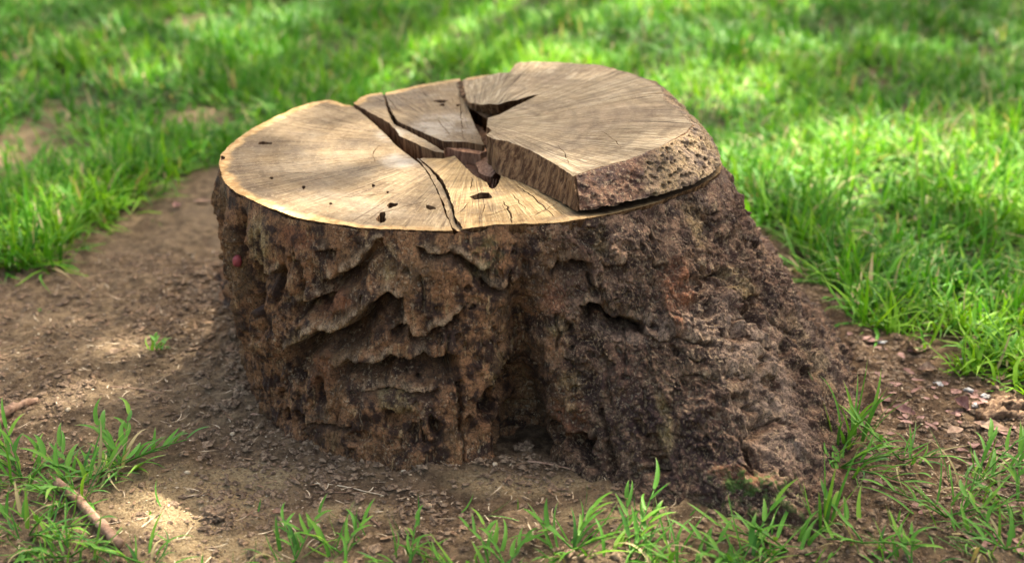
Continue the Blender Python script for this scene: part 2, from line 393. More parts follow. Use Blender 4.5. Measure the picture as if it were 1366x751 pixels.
def gz(x, y, fine=True):
    x = np.atleast_1d(np.asarray(x, float)).ravel(); y = np.atleast_1d(np.asarray(y, float)).ravel()
    near = (np.abs(x) < 1.6) & (np.abs(y + .2) < 1.7)
    z = .012 * fbm(p3(x * 1.7, y * 1.7), 3, 3)
    z += np.where(np.hypot(x, y) > 6, .05 * fbm(p3(x * .25, y * .25), 3, 5) * np.clip((np.hypot(x, y) - 6) / 6, 0, 1), 0)
    if near.any():
        xn, yn = x[near], y[near]; d = np.abs(stump_dist(xn, yn))
        q = .020 * np.exp(-(d / .05) ** 1.4) * (.45 + .8 * np.clip(fbm(p3(xn * 9, yn * 9), 3, 11) + .4, 0, 1))
        q += .007 * fbm(p3(xn * 14, yn * 14), 3, 12)
        if fine:
            q += .0050 * fbm(p3(xn * 45, yn * 45), 4, 13, .6)
            f1, f2 = worley(p3(xn * 60, yn * 60, .5), 3); q += .0035 * np.clip(.6 - f1, 0, 1) * (vnoise(p3(xn * 11, yn * 11), 6) > -.25)
        z[near] += q
    return z
def axis(lo, hi, step, far):
    a = np.arange(lo, hi, step); s = step; r = [a[-1]]
    while r[-1] < far: s *= 1.16; r.append(r[-1] + s)
    s = step; l = [a[0]]
    while l[-1] > -far: s *= 1.16; l.append(l[-1] - s)
    return np.concatenate([np.array(l[1:])[::-1], a, np.array(r[1:])])
xs = axis(-1.15, 1.15, .0040, 90); ys = axis(-.95, .62, .0040, 90)
gx, gy = np.meshgrid(xs, ys); fx, fy = gx.ravel(), gy.ravel()
fzz = gz(fx, fy)
db = np.full(len(fx), 9.); nr = (np.abs(fx) < 1.6) & (np.abs(fy) < 1.8); db[nr] = stump_dist(fx[nr], fy[nr])
nlow = fbm(p3(fx * 5, fy * 5), 3, 41)
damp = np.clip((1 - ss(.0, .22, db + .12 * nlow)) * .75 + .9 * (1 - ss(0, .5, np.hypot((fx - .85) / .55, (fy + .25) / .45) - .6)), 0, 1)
g_ob = link('ground', mesh_np('ground', np.stack([fx, fy, fzz], 1), [gridquads(len(ys), len(xs))],
            {'damp': damp, 'sand': espot(fx, fy, SAND) , 'turf': (1 - bareness(fx, fy)) * (1 - .9 * espot(fx, fy, THIN))}), SOIL)
tag(g_ob, kind='structure', label='bare brown soil with sandy patches round the stump')

# ------------------------------------------------------------------ the stump
STUMP = empty('tree_stump', (CEN[0], CEN[1], 0))
tag(STUMP, 'wide old sawn tree stump with insect-eaten brown bark and a cracked top', 'tree stump')
OFF = np.array([CEN[0], CEN[1], 0.])
# columns: dense on the side that faces the photographer
fine_a = np.arange(-math.pi * 1.04, math.pi * .06, .0023); rest = np.linspace(math.pi * .06, math.pi * .96, 170)[1:-1]
ang = np.concatenate([fine_a, rest]); NC = len(ang)
tt = np.concatenate([np.linspace(0, 1, 285), np.linspace(1.02, 1.22, 8)]); NR = len(tt)
rt = radial(RIM, ang); rb = radial(BASE, ang); rb = np.maximum(rb, rt * .83)
g = np.where(tt < 1, .60 * tt + .40 * tt ** 2, .60 + .40 + (tt - 1) * .9)
rr = rt[None, :] + (rb - rt)[None, :] * g[:, None]
zz = (H - .003) * (1 - tt)[:, None] + 0 * rr
X = CEN[0] + rr * np.cos(ang)[None, :]; Y = CEN[1] + rr * np.sin(ang)[None, :]
V0 = np.stack([X, Y, zz], -1)
du = np.roll(V0, -1, 1) - np.roll(V0, 1, 1); dv = np.gradient(V0, axis=0)
N = np.cross(dv, du); N /= np.linalg.norm(N, axis=-1, keepdims=True)
if (N[100, :, 0] * np.cos(ang)).sum() < 0: N = -N
dep_l = np.cumsum(np.linalg.norm(dv, axis=-1), axis=0)                                  # way down each column
seg = np.linalg.norm(np.diff(np.concatenate([V0[145], V0[145][:1]]), axis=0), axis=1)
arc = np.r_[0, np.cumsum(seg)[:-1]][None, :] + 0 * zz                                    # way round, metres
UU, VV = PX(V0[..., 0], V0[..., 1], V0[..., 2])
vis = ((N[..., 1] < .35) | (np.abs(V0[..., 0]) > .5)) & (np.arange(NC) < len(fine_a))[None, :]
Pt = V0.reshape(-1, 3)
jz = (.0045 * fbm(Pt * 50, 4, 21, .6)).reshape(zz.shape)
ja = (.0045 * fbm(Pt * 50 + 7, 4, 22, .6)).reshape(zz.shape)
def surf(u, v):
    d = (UU - u) ** 2 + (VV - v) ** 2 + np.where(vis, 0, 1e9); k = np.unravel_index(np.argmin(d), d.shape)
    return arc[k], zz[k], k
MPP = 1 / 850.0
D = np.zeros_like(zz); SH = np.zeros_like(zz); LIP = np.zeros_like(zz); HOL = np.zeros_like(zz)
PALE = np.zeros_like(zz); RED = np.zeros_like(zz); MOSS = np.zeros_like(zz)
zj = zz + jz; aj = arc + ja
fx_ = Pt
wob = (fbm(Pt * 28, 3, 51)).reshape(zz.shape)
def scarp(pts, d, L, lip=.005, bright=1.0):
    c = np.array([surf(u, v)[:2] for u, v in pts]); o = np.argsort(c[:, 0]); c = c[o]; d *= 1.9; L *= 1.25
    a0, a1 = c[0, 0], c[-1, 0]
    sel = (arc[0] > a0 - .03) & (arc[0] < a1 + .03)
    A = aj[:, sel]; Zc = zj[:, sel]; ze = np.interp(A, c[:, 0], c[:, 1]); dz = ze - Zc
    tp = ss(a0 - .004, a0 + .012, A) * (1 - ss(a1 - .012, a1 + .004, A))
    Lw = L * (1 + .35 * wob[:, sel])
    dd = ss(-.0005, .0022, dz) * np.exp(-(np.clip(dz, 0, 9) / Lw) ** 1.8) * tp
    D[:, sel] = np.minimum(D[:, sel] - .45 * d * dd, -d * dd * .9 + np.minimum(D[:, sel], 0) * .45 + np.maximum(D[:, sel], 0))
    l = np.exp(-((dz + .0030) / .0042) ** 2) * tp * np.clip(.7 + .9 * wob[:, sel], .15, 1)
    D[:, sel] += lip * l; SH[:, sel] -= .009 * np.exp(-((dz + .001) / .0045) ** 2) * tp
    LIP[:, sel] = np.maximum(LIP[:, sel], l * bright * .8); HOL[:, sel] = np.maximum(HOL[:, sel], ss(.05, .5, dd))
def pit(u, v, ru, rv, d, soft=.35, tilt=0):
    a, z, k = surf(u, v); ex = max(.45, abs(N[k][1])) if True else 1
    ra = ru * MPP * .98 / ex; rz = rv * MPP * 1.06
    sel = (arc[0] > a - ra * 3) & (arc[0] < a + ra * 3)
    da = aj[:, sel] - a; dz = zj[:, sel] - z; ct, st_ = math.cos(R(tilt)), math.sin(R(tilt))
    rho = np.hypot((da * ct + dz * st_) / ra, (-da * st_ + dz * ct) / rz)
    f = 1 - ss(1 - soft, 1 + soft, rho); D[:, sel] -= d * f
    return sel, rho
def blob(F, u, v, ru, rv, amt=1, tilt=0, out=0.0):
    a, z, k = surf(u, v); ra = ru * MPP / max(.45, abs(N[k][1])); rz = rv * MPP
    da = aj - a; dz = zj - z; ct, st_ = math.cos(R(tilt)), math.sin(R(tilt))
    rho = np.hypot((da * ct + dz * st_) / ra, (-da * st_ + dz * ct) / rz); f = 1 - ss(.6, 1.3, rho)
    F[:] = np.maximum(F, amt * f)
    if out: D[:] += out * (1 - ss(.7, 1.05, rho))
def crackline(pts, width, d):
    c = np.array([surf(u, v)[:2] for u, v in pts])
    lo, hi = c[:, 0].min() - .03, c[:, 0].max() + .03; sel = (arc[0] > lo) & (arc[0] < hi)
    q = dist_line(aj[:, sel], zj[:, sel], c, False); D[:, sel] -= d * (1 - ss(width * .4, width, q))

# broad shape first: proud roots between hollowed flutes
flute_w = 1 - ss(-.42, -.30, V0[..., 0])
zoneR = ss(-.02, .14, V0[..., 0] + .05 * wob)
D += (.010 * fbm(Pt * 5, 3, 61) + .007 * fbm(Pt * 16, 4, 62)).reshape(zz.shape)
vert = ridged(Pt * np.array([22, 22, 3.2]), 3, 63).reshape(zz.shape)
D += (.012 * flute_w + .006) * vert
# the deep dark hollow between the two front roots
a_c, _, _ = surf(697, 500)
dpt = np.clip((.37 - zz) / .30, 0, 1) ** 1.3
wd = .017 + .012 * dpt
D -= (.115 * dpt + .012) * np.exp(-(np.abs(aj + .010 * wob - a_c) / wd) ** 1.9)
a_c2, _, _ = surf(700, 330); D -= .010 * np.exp(-(np.abs(aj - a_c2) / .018) ** 2)
# groove between the far-left lobe and the front-left root
for (u, v0_, v1_, wdt, dp) in [(325, 285, 420, .014, .035), (345, 350, 425, .010, .020), (372, 345, 400, .008, .018), (398, 330, 372, .006, .014), (308, 300, 380, .008, .014)]:
    c0 = surf(u, v0_); zl = c0[1] - (v1_ - v0_) * MPP * 1.06; ze = ss(c0[1] + .01, c0[1] - .04, zz) * ss(zl - .06, zl - .01, zz)
    ae = c0[0] + .010 * np.sin(zz * 40 + u) 
    D -= 1.7 * dp * ze * np.exp(-(np.abs(aj - ae) / wdt) ** 2)
# ledges eaten into the wood (each: a broken edge with the wood hollowed out below it)
scarp([(428, 372), (445, 362), (466, 352), (480, 340), (492, 328), (502, 316), (512, 316)], .034, .022)
scarp([(424, 336), (432, 326), (444, 324), (449, 330)], .020, .018, .003, .4)
scarp([(391, 404), (400, 400), (412, 394), (425, 390), (446, 385)], .032, .020)
scarp([(380, 461), (390, 455), (403, 447), (423, 430), (443, 433), (461, 428), (479, 414), (502, 393), (522, 382), (540, 392)], .046, .040, .007)
scarp([(520, 441), (534, 424), (545, 421), (551, 437), (562, 440), (575, 432), (594, 429), (608, 412), (618, 404)], .034, .020)
scarp([(440, 484), (460, 474), (497, 476), (508, 475), (522, 464), (538, 469), (561, 465), (583, 470), (600, 466), (612, 474)], .044, .034, .007)
scarp([(470, 520), (500, 513), (520, 512), (545, 515), (585, 516)], .012, .016, .005, .7)
scarp([(556, 323), (570, 330), (582, 332), (603, 328), (622, 338), (636, 350), (652, 354)], .024, .020)
scarp([(728, 360), (740, 350), (752, 342), (765, 339), (777, 341), (790, 349)], .026, .022)
scarp([(774, 408), (787, 399), (800, 402), (806, 414), (820, 417), (838, 416), (860, 420)], .042, .022)
scarp([(914, 322), (926, 344), (945, 357), (969, 354)], .026, .012)
scarp([(976, 322), (990, 336), (1003, 340)], .022, .011)
scarp([(336, 322), (344, 338), (352, 348), (366, 357), (377, 352)], .026, .026, .004, .5)
scarp([(640, 368), (660, 378), (678, 374)], .016, .014, .003, .5)
scarp([(866, 300), (874, 310), (884, 318)], .014, .010, .003, .5)
scarp([(930, 270), (946, 282), (958, 276)], .012, .010, .003, .5)
scarp([(850, 432), (880, 452), (905, 440), (930, 452)], .008, .012, .003, .4)
scarp([(960, 450), (985, 442), (1010, 455)], .010, .010, .003, .5)
scarp([(900, 500), (930, 492), (960, 503)], .008, .010, .003, .4)
scarp([(1000, 560), (1030, 548), (1060, 560)], .010, .012, .003, .4)
scarp([(404, 560), (440, 560), (470, 566)], .012, .014, .004, .5)
for a in [(579, 569, 7, 11, .035, .3, 12), (384, 556, 7, 7, .03), (401, 557, 8, 7, .03), (655, 542, 15, 23, .05), (424, 523, 10, 17, .035, .35, 25), (367, 530, 6, 10, .02),
          (768, 590, 9, 11, .045), (781, 590, 9, 11, .045), (775, 601, 7, 9, .045), (791, 614, 7, 8, .035), (740, 577, 10, 11, .04), (938, 380, 6, 6, .018), (936, 391, 4, 4, .02),
          (948, 404, 6, 5, .022), (947, 415, 8, 5, .022), (997, 421, 10, 8, .028), (929, 372, 6, 5, .02), (990, 405, 5, 5, .015), (1089, 487, 8, 9, .022), (535, 498, 4, 4, .012),
          (856, 333, 5, 7, .014), (787, 372, 5, 7, .02), (700, 360, 5, 8, .012), (344, 398, 6, 15, .025), (370, 382, 6, 18, .025), (1008, 330, 7, 5, .014, .3, -40),
          (612, 452, 6, 6, .012), (520, 560, 9, 14, .018, .4, 35), (556, 582, 12, 16, .018, .4, 35), (475, 585, 16, 9, .02, .4, 20), (1040, 470, 6, 9, .015), (905, 470, 8, 5, .01), (1020, 560, 12, 7, .012),
          (955, 300, 9, 6, .01), (990, 290, 6, 5, .01), (978, 268, 5, 6, .01)]:
    pit(*a)
crackline([(615, 511), (613, 540), (617, 572)], .006, .022)
crackline([(805, 545), (811, 588), (819, 632)], .005, .022)
crackline([(814, 505), (816, 538)], .004, .014)
crackline([(862, 455), (868, 500), (880, 530)], .006, .007)
crackline([(690, 440), (684, 520)], .006, .014)
crackline([(1050, 400), (1100, 470), (1130, 540)], .006, .010)
crackline([(1030, 370), (1075, 430), (1110, 500)], .005, .008)
crackline([(1000, 300), (1050, 380), (1120, 450), (1150, 520)], .009, .016)
g_s = np.random.default_rng(77)
for _ in range(46):      # small flakes and eaten edges all over the right root
    u = g_s.uniform(745, 1060); v = g_s.uniform(330, 640)
    if v < 300 + (u - 900) * .9: continue
    L_ = g_s.uniform(12, 34); sl_ = g_s.uniform(-.5, .5); scarp([(u - L_ / 2, v - sl_ * L_ / 2), (u - L_ * .15, v - g_s.uniform(1, 6)), (u + L_ * .2, v + g_s.uniform(-5, 2)), (u + L_ / 2, v + sl_ * L_ / 2)], g_s.uniform(.006, .014), g_s.uniform(.007, .016), .003, .5)
for _ in range(60):
    u = g_s.uniform(740, 1090); v = g_s.uniform(300, 660)
    if v < 290 + (u - 900) * .9: continue
    k_ = g_s.uniform(2.2, 6.5); pit(u, v, k_, k_ * g_s.uniform(.7, 1.7), .004 + .0022 * k_, .4, g_s.uniform(-40, 40))
for _ in range(34):
    u = g_s.uniform(340, 740); v = g_s.uniform(325, 600); k_ = g_s.uniform(2, 5); pit(u, v, k_, k_ * g_s.uniform(.8, 2.4), .004 + .0022 * k_, .4, g_s.uniform(-20, 40))
for _ in range(16):
    u = g_s.uniform(345, 1040); v = g_s.uniform(320, 600); h_ = g_s.uniform(25, 80); crackline([(u, v), (u + g_s.uniform(-5, 5), v + h_ * .5), (u + g_s.uniform(-4, 8), v + h_)], .0035, g_s.uniform(.006, .014))
# applied lumps: hanging splinters, the crusty edges, the pale lichen strip
blob(RED, 905, 378, 20, 28, 1, 0, .006); blob(RED, 897, 415, 9, 22, .9, 0, .008)
blob(PALE, 528, 535, 26, 20, 1, 0, .006); blob(PALE, 668, 500, 16, 26, .8); blob(PALE, 885, 566, 8, 34, .9, -10, .003); blob(PALE, 405, 448, 20, 14, 1, 30)
blob(PALE, 412, 400, 20, 12, .8, 20); blob(PALE, 352, 320, 18, 34, .9); blob(PALE, 640, 360, 16, 14, .7); blob(PALE, 760, 520, 16, 30, .6); blob(PALE, 742, 435, 18, 14, .7)
blob(PALE, 930, 300, 18, 34, .6); blob(PALE, 985, 380, 14, 24, .7); blob(PALE, 520, 352, 10, 26, .7); blob(PALE, 800, 320, 14, 24, .5); blob(PALE, 1085, 470, 18, 50, .4, -25)
blob(RED, 395, 315, 26, 16, .8); blob(RED, 740, 400, 20, 22, .7); blob(RED, 760, 550, 22, 40, .8); blob(RED, 440, 402, 40, 18, .8, 15); blob(RED, 425, 495, 24, 34, .6); blob(RED, 985, 635, 20, 10, .8)
blob(MOSS, 1010, 650, 28, 16, 1); blob(MOSS, 1040, 690, 40, 14, .6); blob(MOSS, 650, 340, 26, 30, .22)
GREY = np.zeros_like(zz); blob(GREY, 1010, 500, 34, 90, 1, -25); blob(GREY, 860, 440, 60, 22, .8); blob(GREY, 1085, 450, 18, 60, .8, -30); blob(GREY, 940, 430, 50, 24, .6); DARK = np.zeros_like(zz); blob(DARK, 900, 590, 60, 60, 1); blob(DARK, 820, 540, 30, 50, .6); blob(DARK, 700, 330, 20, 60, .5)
# bark crust
f1, f2 = worley(Pt * np.array([42, 42, 30]) + .4 * np.stack([wob.ravel()] * 3, 1), 71); plate = (f2 - f1).reshape(zz.shape)
keep = 1 - .75 * HOL
D += zoneR * keep * (.0045 * ss(.02, .35, plate) - .003)
calm = (.25 + .95 * ss(-.35, .35, fbm(Pt * 7 + 5, 2, 67))).reshape(zz.shape)
keep = keep * (calm * .7 + .3)
D += keep * (.0040 * fbm(Pt * 40, 3, 64, .5)).reshape(zz.shape) * (.55 + .6 * zoneR)
D += .011 * zoneR * (ss(-.25, .05, fbm(Pt * np.array([17, 17, 9]), 3, 68)).reshape(zz.shape) - .5)
D += .006 * (1 - zoneR) * (1 - HOL) * (ss(-.12, .06, fbm(Pt * np.array([30, 30, 11]), 3, 69)).reshape(zz.shape) - .5)
D += (.4 + .6 * keep) * (.0026 * fbm(Pt * 120, 3, 65, .65)).reshape(zz.shape) * (.8 + .5 * zoneR)
w1, w2 = worley(Pt * np.array([85, 85, 60]) + .5 * np.stack([wob.ravel()] * 3, 1), 72); D -= zoneR * (.3 + .7 * keep) * .0032 * (1 - ss(.0, .16, (w2 - w1).reshape(zz.shape)))
D += (.0024 * keep) * ridged(Pt * np.array([70, 70, 14]), 2, 66).reshape(zz.shape) * (1.2 - zoneR)
w1, w2 = worley(Pt * 58, 73); holes = (1 - ss(.18, .38, w1)).reshape(zz.shape) * (vnoise(Pt * 12, 74).reshape(zz.shape) > .08)
D -= .007 * holes * keep
w1, w2 = worley(Pt * 27, 75); holes = (1 - ss(.2, .42, w1)).reshape(zz.shape) * (vnoise(Pt * 7 + 3, 76).reshape(zz.shape) > .12)
D -= .009 * holes * keep * (.4 + .6 * zoneR)
below = np.clip(H - zz, 0, 1)
D = np.maximum(D, -(.003 + .55 * below)); D = np.clip(D, -.15, .05)
D = np.where(D > 0, D * ss(0, .075, below), D * ss(-.006, .012, below) ** .8)
D -= .0025 * (1 - ss(0, .03, below)) * (.5 + .8 * np.clip(wob, -.5, .8))
D[tt > 1.0] *= .6
nrm = N.copy()
V = V0 + nrm * D[..., None]; V[..., 2] += SH * ss(.0, .03, below)
# broken upper edge of the bark, then an inner lip that tucks under the sawn face
edge = (.007 * np.clip(fbm(np.stack([X[0] * 40, Y[0] * 40, 0 * X[0]], 1), 3, 77) + .1, 0, 1) + .0012 * vnoise(np.stack([X[0] * 160, Y[0] * 160, 0 * X[0]], 1), 78))
for r_ in range(16): V[r_, :, 2] -= edge * (1 - r_ / 16.) ** 1.5
def ring(inset, dz):
    q = V[0].copy(); rad = np.stack([np.cos(ang), np.sin(ang)], 1); q[:, :2] -= rad * inset; q[:, 2] += dz; return q
rows = np.concatenate([ring(.030, -.03)[None], ring(.006, -.002)[None], ring(.0015, -.0006)[None], V], 0)
pad = lambda a: np.concatenate([a[:1], a[:1], a[:1], a], 0).ravel()
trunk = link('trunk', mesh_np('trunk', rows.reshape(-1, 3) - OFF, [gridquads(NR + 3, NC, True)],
             {'zone': pad(zoneR), 'lip': pad(LIP), 'hollow': pad(HOL), 'pale': pad(PALE), 'red': pad(RED), 'moss': pad(MOSS), 'grey': pad(GREY), 'dark_tone': pad(DARK)}), BARK, STUMP)

# dark rotten core under the split sections
RS = resample(RIM, .01)
def inset(poly, k): p = np.array(poly); return CEN + (p - CEN) * (1 - k)
c_in = inset(RS, .13); rings = []
for k in np.linspace(0, .98, 60): rings.append(CEN + (c_in - CEN) * (1 - k))
cg = np.array(rings); q = np.concatenate([cg, np.zeros(cg.shape[:2] + (1,))], -1); q[..., 2] = H - .085 + .018 * fbm(q.reshape(-1, 3) * 22, 4, 81).reshape(q.shape[:2]) 
core_o = link('heartwood', mesh_np('heartwood', q.reshape(-1, 3) - OFF, [gridquads(60, len(c_in), True)]), ROT, STUMP)

WHITE = [(590, 172, 46, 24), (520, 180, 20, 10), (535, 215, 30, 12)]
def section(name, outline, mat, z0, depth, holes=(), parent=STUMP, draft=.10, tiltf=None, step=.003, rimdist=True, jag=.0016, bottom=None, off=OFF, inner=.009, seed=1, skip_wall=None):
    """a block of end-grain wood: exact outline, real holes and slits, walls with split fibres"""
    zf = tiltf or (lambda x, y: 0 * x)
    loops = [np.array(outline)] + [np.array(h) for h in holes]
    pts = []; edges = []; spans = []
    for li, lp in enumerate(loops):
        d1 = np.roll(lp, -1, 0) - np.roll(lp, 1, 0); nn = np.stack([d1[:, 1], -d1[:, 0]], 1); nn /= np.linalg.norm(nn, axis=1, keepdims=True) + 1e-9
        amp = jag if li == 0 else jag * .35
        lp = lp + nn * (amp * fbm(p3(lp[:, 0] * 90, lp[:, 1] * 90, seed), 5, 5, .7))[:, None]
        s0 = len(pts); pts += [Vector(p) for p in lp]; n = len(lp); spans.append((s0, n)); edges += [(s0 + i, s0 + (i + 1) % n) for i in range(n)]
    o = np.array(pts)[:spans[0][1]]; mn, mxx = o.min(0), o.max(0)
    gxx, gyy = np.meshgrid(np.arange(mn[0], mxx[0], inner), np.arange(mn[1], mxx[1], inner)); gxx = (gxx + rng.uniform(-.3, .3, gxx.shape) * inner).ravel(); gyy = (gyy + rng.uniform(-.3, .3, gyy.shape) * inner).ravel()
    ok = in_poly(gxx, gyy, o) & (dist_line(gxx, gyy, o) > inner * .4)
    for s0, n in spans[1:]:
        hp = np.array(pts)[s0:s0 + n]; ok &= ~(in_poly(gxx, gyy, hp) | (dist_line(gxx, gyy, hp) < inner * .3))
    allp = pts + [Vector((a, b)) for a, b in zip(gxx[ok], gyy[ok])]
    vo, eo, fo, *_ = delaunay_2d_cdt(allp, edges, [], 0, 1e-7)
    vo = np.array([tuple(v) for v in vo]); fo = np.array([f for f in fo if len(f) == 3], int)
    c = vo[fo].mean(1); k = in_poly(c[:, 0], c[:, 1], o)
    for s0, n in spans[1:]: k &= ~in_poly(c[:, 0], c[:, 1], np.array(pts)[s0:s0 + n])
    fo = fo[k]
    e1 = vo[fo[:, 1]] - vo[fo[:, 0]]; e2 = vo[fo[:, 2]] - vo[fo[:, 0]]; flip = (e1[:, 0] * e2[:, 1] - e1[:, 1] * e2[:, 0]) < 0; fo[flip] = fo[flip][:, ::-1]
    zt = z0 + zf(vo[:, 0], vo[:, 1]) + .0016 * fbm(p3(vo[:, 0] * 9, vo[:, 1] * 9, seed), 3, 91) + .0005 * fbm(p3(vo[:, 0] * 45, vo[:, 1] * 45), 2, 92)
    V_ = [np.column_stack([vo, zt])]; F3 = [fo]; F4 = []; side = [np.zeros(len(vo))]
    P_ = np.array(pts)
    for li, (s0, n) in enumerate(spans):
        lp = P_[s0:s0 + n]; zl = z0 + zf(lp[:, 0], lp[:, 1]) + .0016 * fbm(p3(lp[:, 0] * 9, lp[:, 1] * 9, seed), 3, 91) + .0005 * fbm(p3(lp[:, 0] * 45, lp[:, 1] * 45), 2, 92)
        NRW = 9; base = sum(len(a) for a in V_); rws = []
        dpt_ = depth if li == 0 else min(depth, .022)
        d1 = np.roll(lp, -1, 0) - np.roll(lp, 1, 0); nn = np.stack([d1[:, 1], -d1[:, 0]], 1); nn /= np.linalg.norm(nn, axis=1, keepdims=True) + 1e-9
        for r_ in range(NRW):
            t = r_ / (NRW - 1.)
            if li == 0 and bottom is not None: xy = lp + (bottom - lp) * t; zb = z0 - depth + (bottom_z(lp) if bottom_z else 0); zr = zl + (zb - zl) * t
            else:
                xy = CEN + (lp - CEN) * (1 - draft * t) if li == 0 else lp; zr = zl - dpt_ * t
            fib = .0038 * fbm(p3(lp[:, 0] * 85, lp[:, 1] * 85, t * 1.2 + seed), 3, 95) * min(1, t * 4)
            if r_ == 0: fib = fib * 0
            rws.append(np.column_stack([xy + nn * (fib * (1 if li == 0 else .3))[:, None], zr]))
        V_.append(np.concatenate(rws)); side.append(np.repeat(np.where(np.arange(NRW) == 0, .5, 1.), n))
        F4.append(gridquads(NRW, n, True) + base)
    if bottom is not None:
        # underside
        nb = len(vo); idx = sum(len(a) for a in V_)
        bz = z0 - depth + bottom_z(vo) if bottom_z else np.full(nb, z0 - depth)
        V_.append(np.column_stack([vo, bz])); side.append(np.ones(nb)); F3.append(fo[:, ::-1] + idx)
    vv = np.concatenate(V_); sd = np.concatenate(side)
    rd = dist_line(vv[:, 0], vv[:, 1], RS) if rimdist else np.full(len(vv), 1.)
    wh = espot(vv[:, 0], vv[:, 1], WHITE_W)
    return link(name, mesh_np(name, vv - off, F3 + F4, {'side': sd, 'rim': rd, 'white': wh, 'gap_shade': gap_shade_f(vv) if gap_shade_f else 0 * rd}), mat, parent)
bottom_z = None; gap_shade_f = None
WHITE_W = []
for a, b, c, d in WHITE:
    zq = H if a < 640 else H + TH
    q0 = P(a, b, zq); e = P(a + c, b, zq); t = P(a, b - d, zq); k = P(a, b + d, zq); WHITE_W.append((q0[0], (t[1] + k[1]) / 2, abs(e[0] - q0[0]), abs(t[1] - k[1]) / 2))

def PL(l, z=H): return [P(u, v, z) for u, v in l]
def ell(u, v, ru, rv, z=H, n=14, rot=0):
    out = []
    for i in range(n):
        a = 2 * math.pi * i / n; k = 1 + .16 * math.sin(3 * a + u) + .1 * math.sin(5 * a + v)
        x, y = ru * k * math.cos(a), rv * k * math.sin(a); c, s = math.cos(R(rot)), math.sin(R(rot)); out.append(P(u + x * c - y * s, v + x * s + y * c, z))
    return np.array(out)
def slit(line, wpx, z=H):
    p = resample(PL(line, z), .003, False); n = len(p); d = np.gradient(p, axis=0); nn = np.stack([-d[:, 1], d[:, 0]], 1); nn /= np.linalg.norm(nn, axis=1, keepdims=True)
    t = np.linspace(0, 1, n); w_ = wpx * MPP * .5 * np.sin(np.pi * np.clip(t, .03, .97)) ** .6
    p = p + nn * (.0022 * fbm(p3(p[:, 0] * 90, p[:, 1] * 90), 3, 8))[:, None]
    return np.concatenate([p + nn * w_[:, None], (p - nn * w_[:, None])[::-1]])
def rim_part(p_from, p_to, ins=.0022):
    """the piece of the rim running clockwise-as-listed (left -> front -> right -> back) between two points"""
    p = resample(RIM, .003); i = int(np.argmin(np.hypot(*(p - p_from).T))); j = int(np.argmin(np.hypot(*(p - p_to).T)))
    q = p[i:j + 1] if j >= i else np.concatenate([p[i:], p[:j + 1]])
    d = np.gradient(q, axis=0); nn = np.stack([d[:, 1], -d[:, 0]], 1); nn /= np.linalg.norm(nn, axis=1, keepdims=True)
    s = 1 if ((CEN - q[len(q) // 2]) * nn[len(q) // 2]).sum() > 0 else -1
    return q + s * nn * (ins + .0016 * fbm(p3(q[:, 0] * 38, q[:, 1] * 38), 4, 9, .6))[:, None]
def chain(*segs):
    out = []
    for s_ in segs: out += [np.array(x) for x in s_]
    return np.array(out)
def line(l, z=H, step=.003): return resample_lin(PL(l, z), step, False)

sl = [ # top (u,v), under edge (u,v), is bark
    ((617, 106), (617, 112), 0), ((650, 101), (650, 112), 0), ((679, 97), (679, 114), 0), ((690, 84), (686, 112), 1), ((715, 82), (712, 112), 1), ((745, 83), (745, 112), 1), ((800, 87), (806, 116), 1),
    ((850, 101), (862, 130), 1), ((885, 115), (905, 148), 1), ((890, 133), (930, 165), 1), ((911, 152), (950, 184), 1), ((926, 168), (962, 210), 1), ((917, 178), (957, 226), 1), ((900, 187), (932, 242), 1),
    ((880, 197), (900, 253), 1), ((850, 209), (868, 262), 1), ((835, 215), (848, 267), 1), ((800, 224), (806, 276), 1), ((765, 235), (770, 281), 1),
    ((745, 222), (748, 268), 0), ((720, 207), (724, 257), 0), ((700, 198), (704, 247), 0), ((680, 191), (680, 238), 0), ((658, 187), (660, 230), 0), ((649, 180), (652, 218), 0),
    ((656, 174), (656, 214), 0), ((650, 169), (652, 206), 0), ((651, 157), (654, 196), 0), ((672, 149), (676, 186), 0), ((690, 140), (694, 176), 0), ((712, 131), (712, 166), 0), ((719, 127), (719, 160), 0),
    ((706, 129), (706, 152), 0), ((690, 134), (690, 156), 0), ((665, 140), (665, 156), 0), ((640, 140), (640, 150), 0), ((624, 135), (624, 143), 0), ((620, 122), (620, 128), 0)]
xl, xr = P(617, 107, H)[0], P(690, 90, H)[0]
def slab_off(x, y): return .020 * ss(.06, .28, x) - (TH - .010) * (1 - ss(xl, xr, x)) * ss(.05, .15, y)
def ptop(u, v):
    z = H + TH
    for _ in range(8):
        q = P(u, v, z); z = H + TH + slab_off(q[0], q[1])
    return q
GAP = lambda x: .0015 + .014 * ss(.04, .20, x)
tpts = []; bpts = []; bk = []
for (a, b, k) in sl:
    tpts.append(ptop(*a)); q = P(*b, H + .001)
    for _ in range(2): q = P(*b, H + GAP(q[0]))
    bpts.append(q); bk.append(k)
tpts = np.array(tpts); bpts = np.array(bpts); bk = np.array(bk)
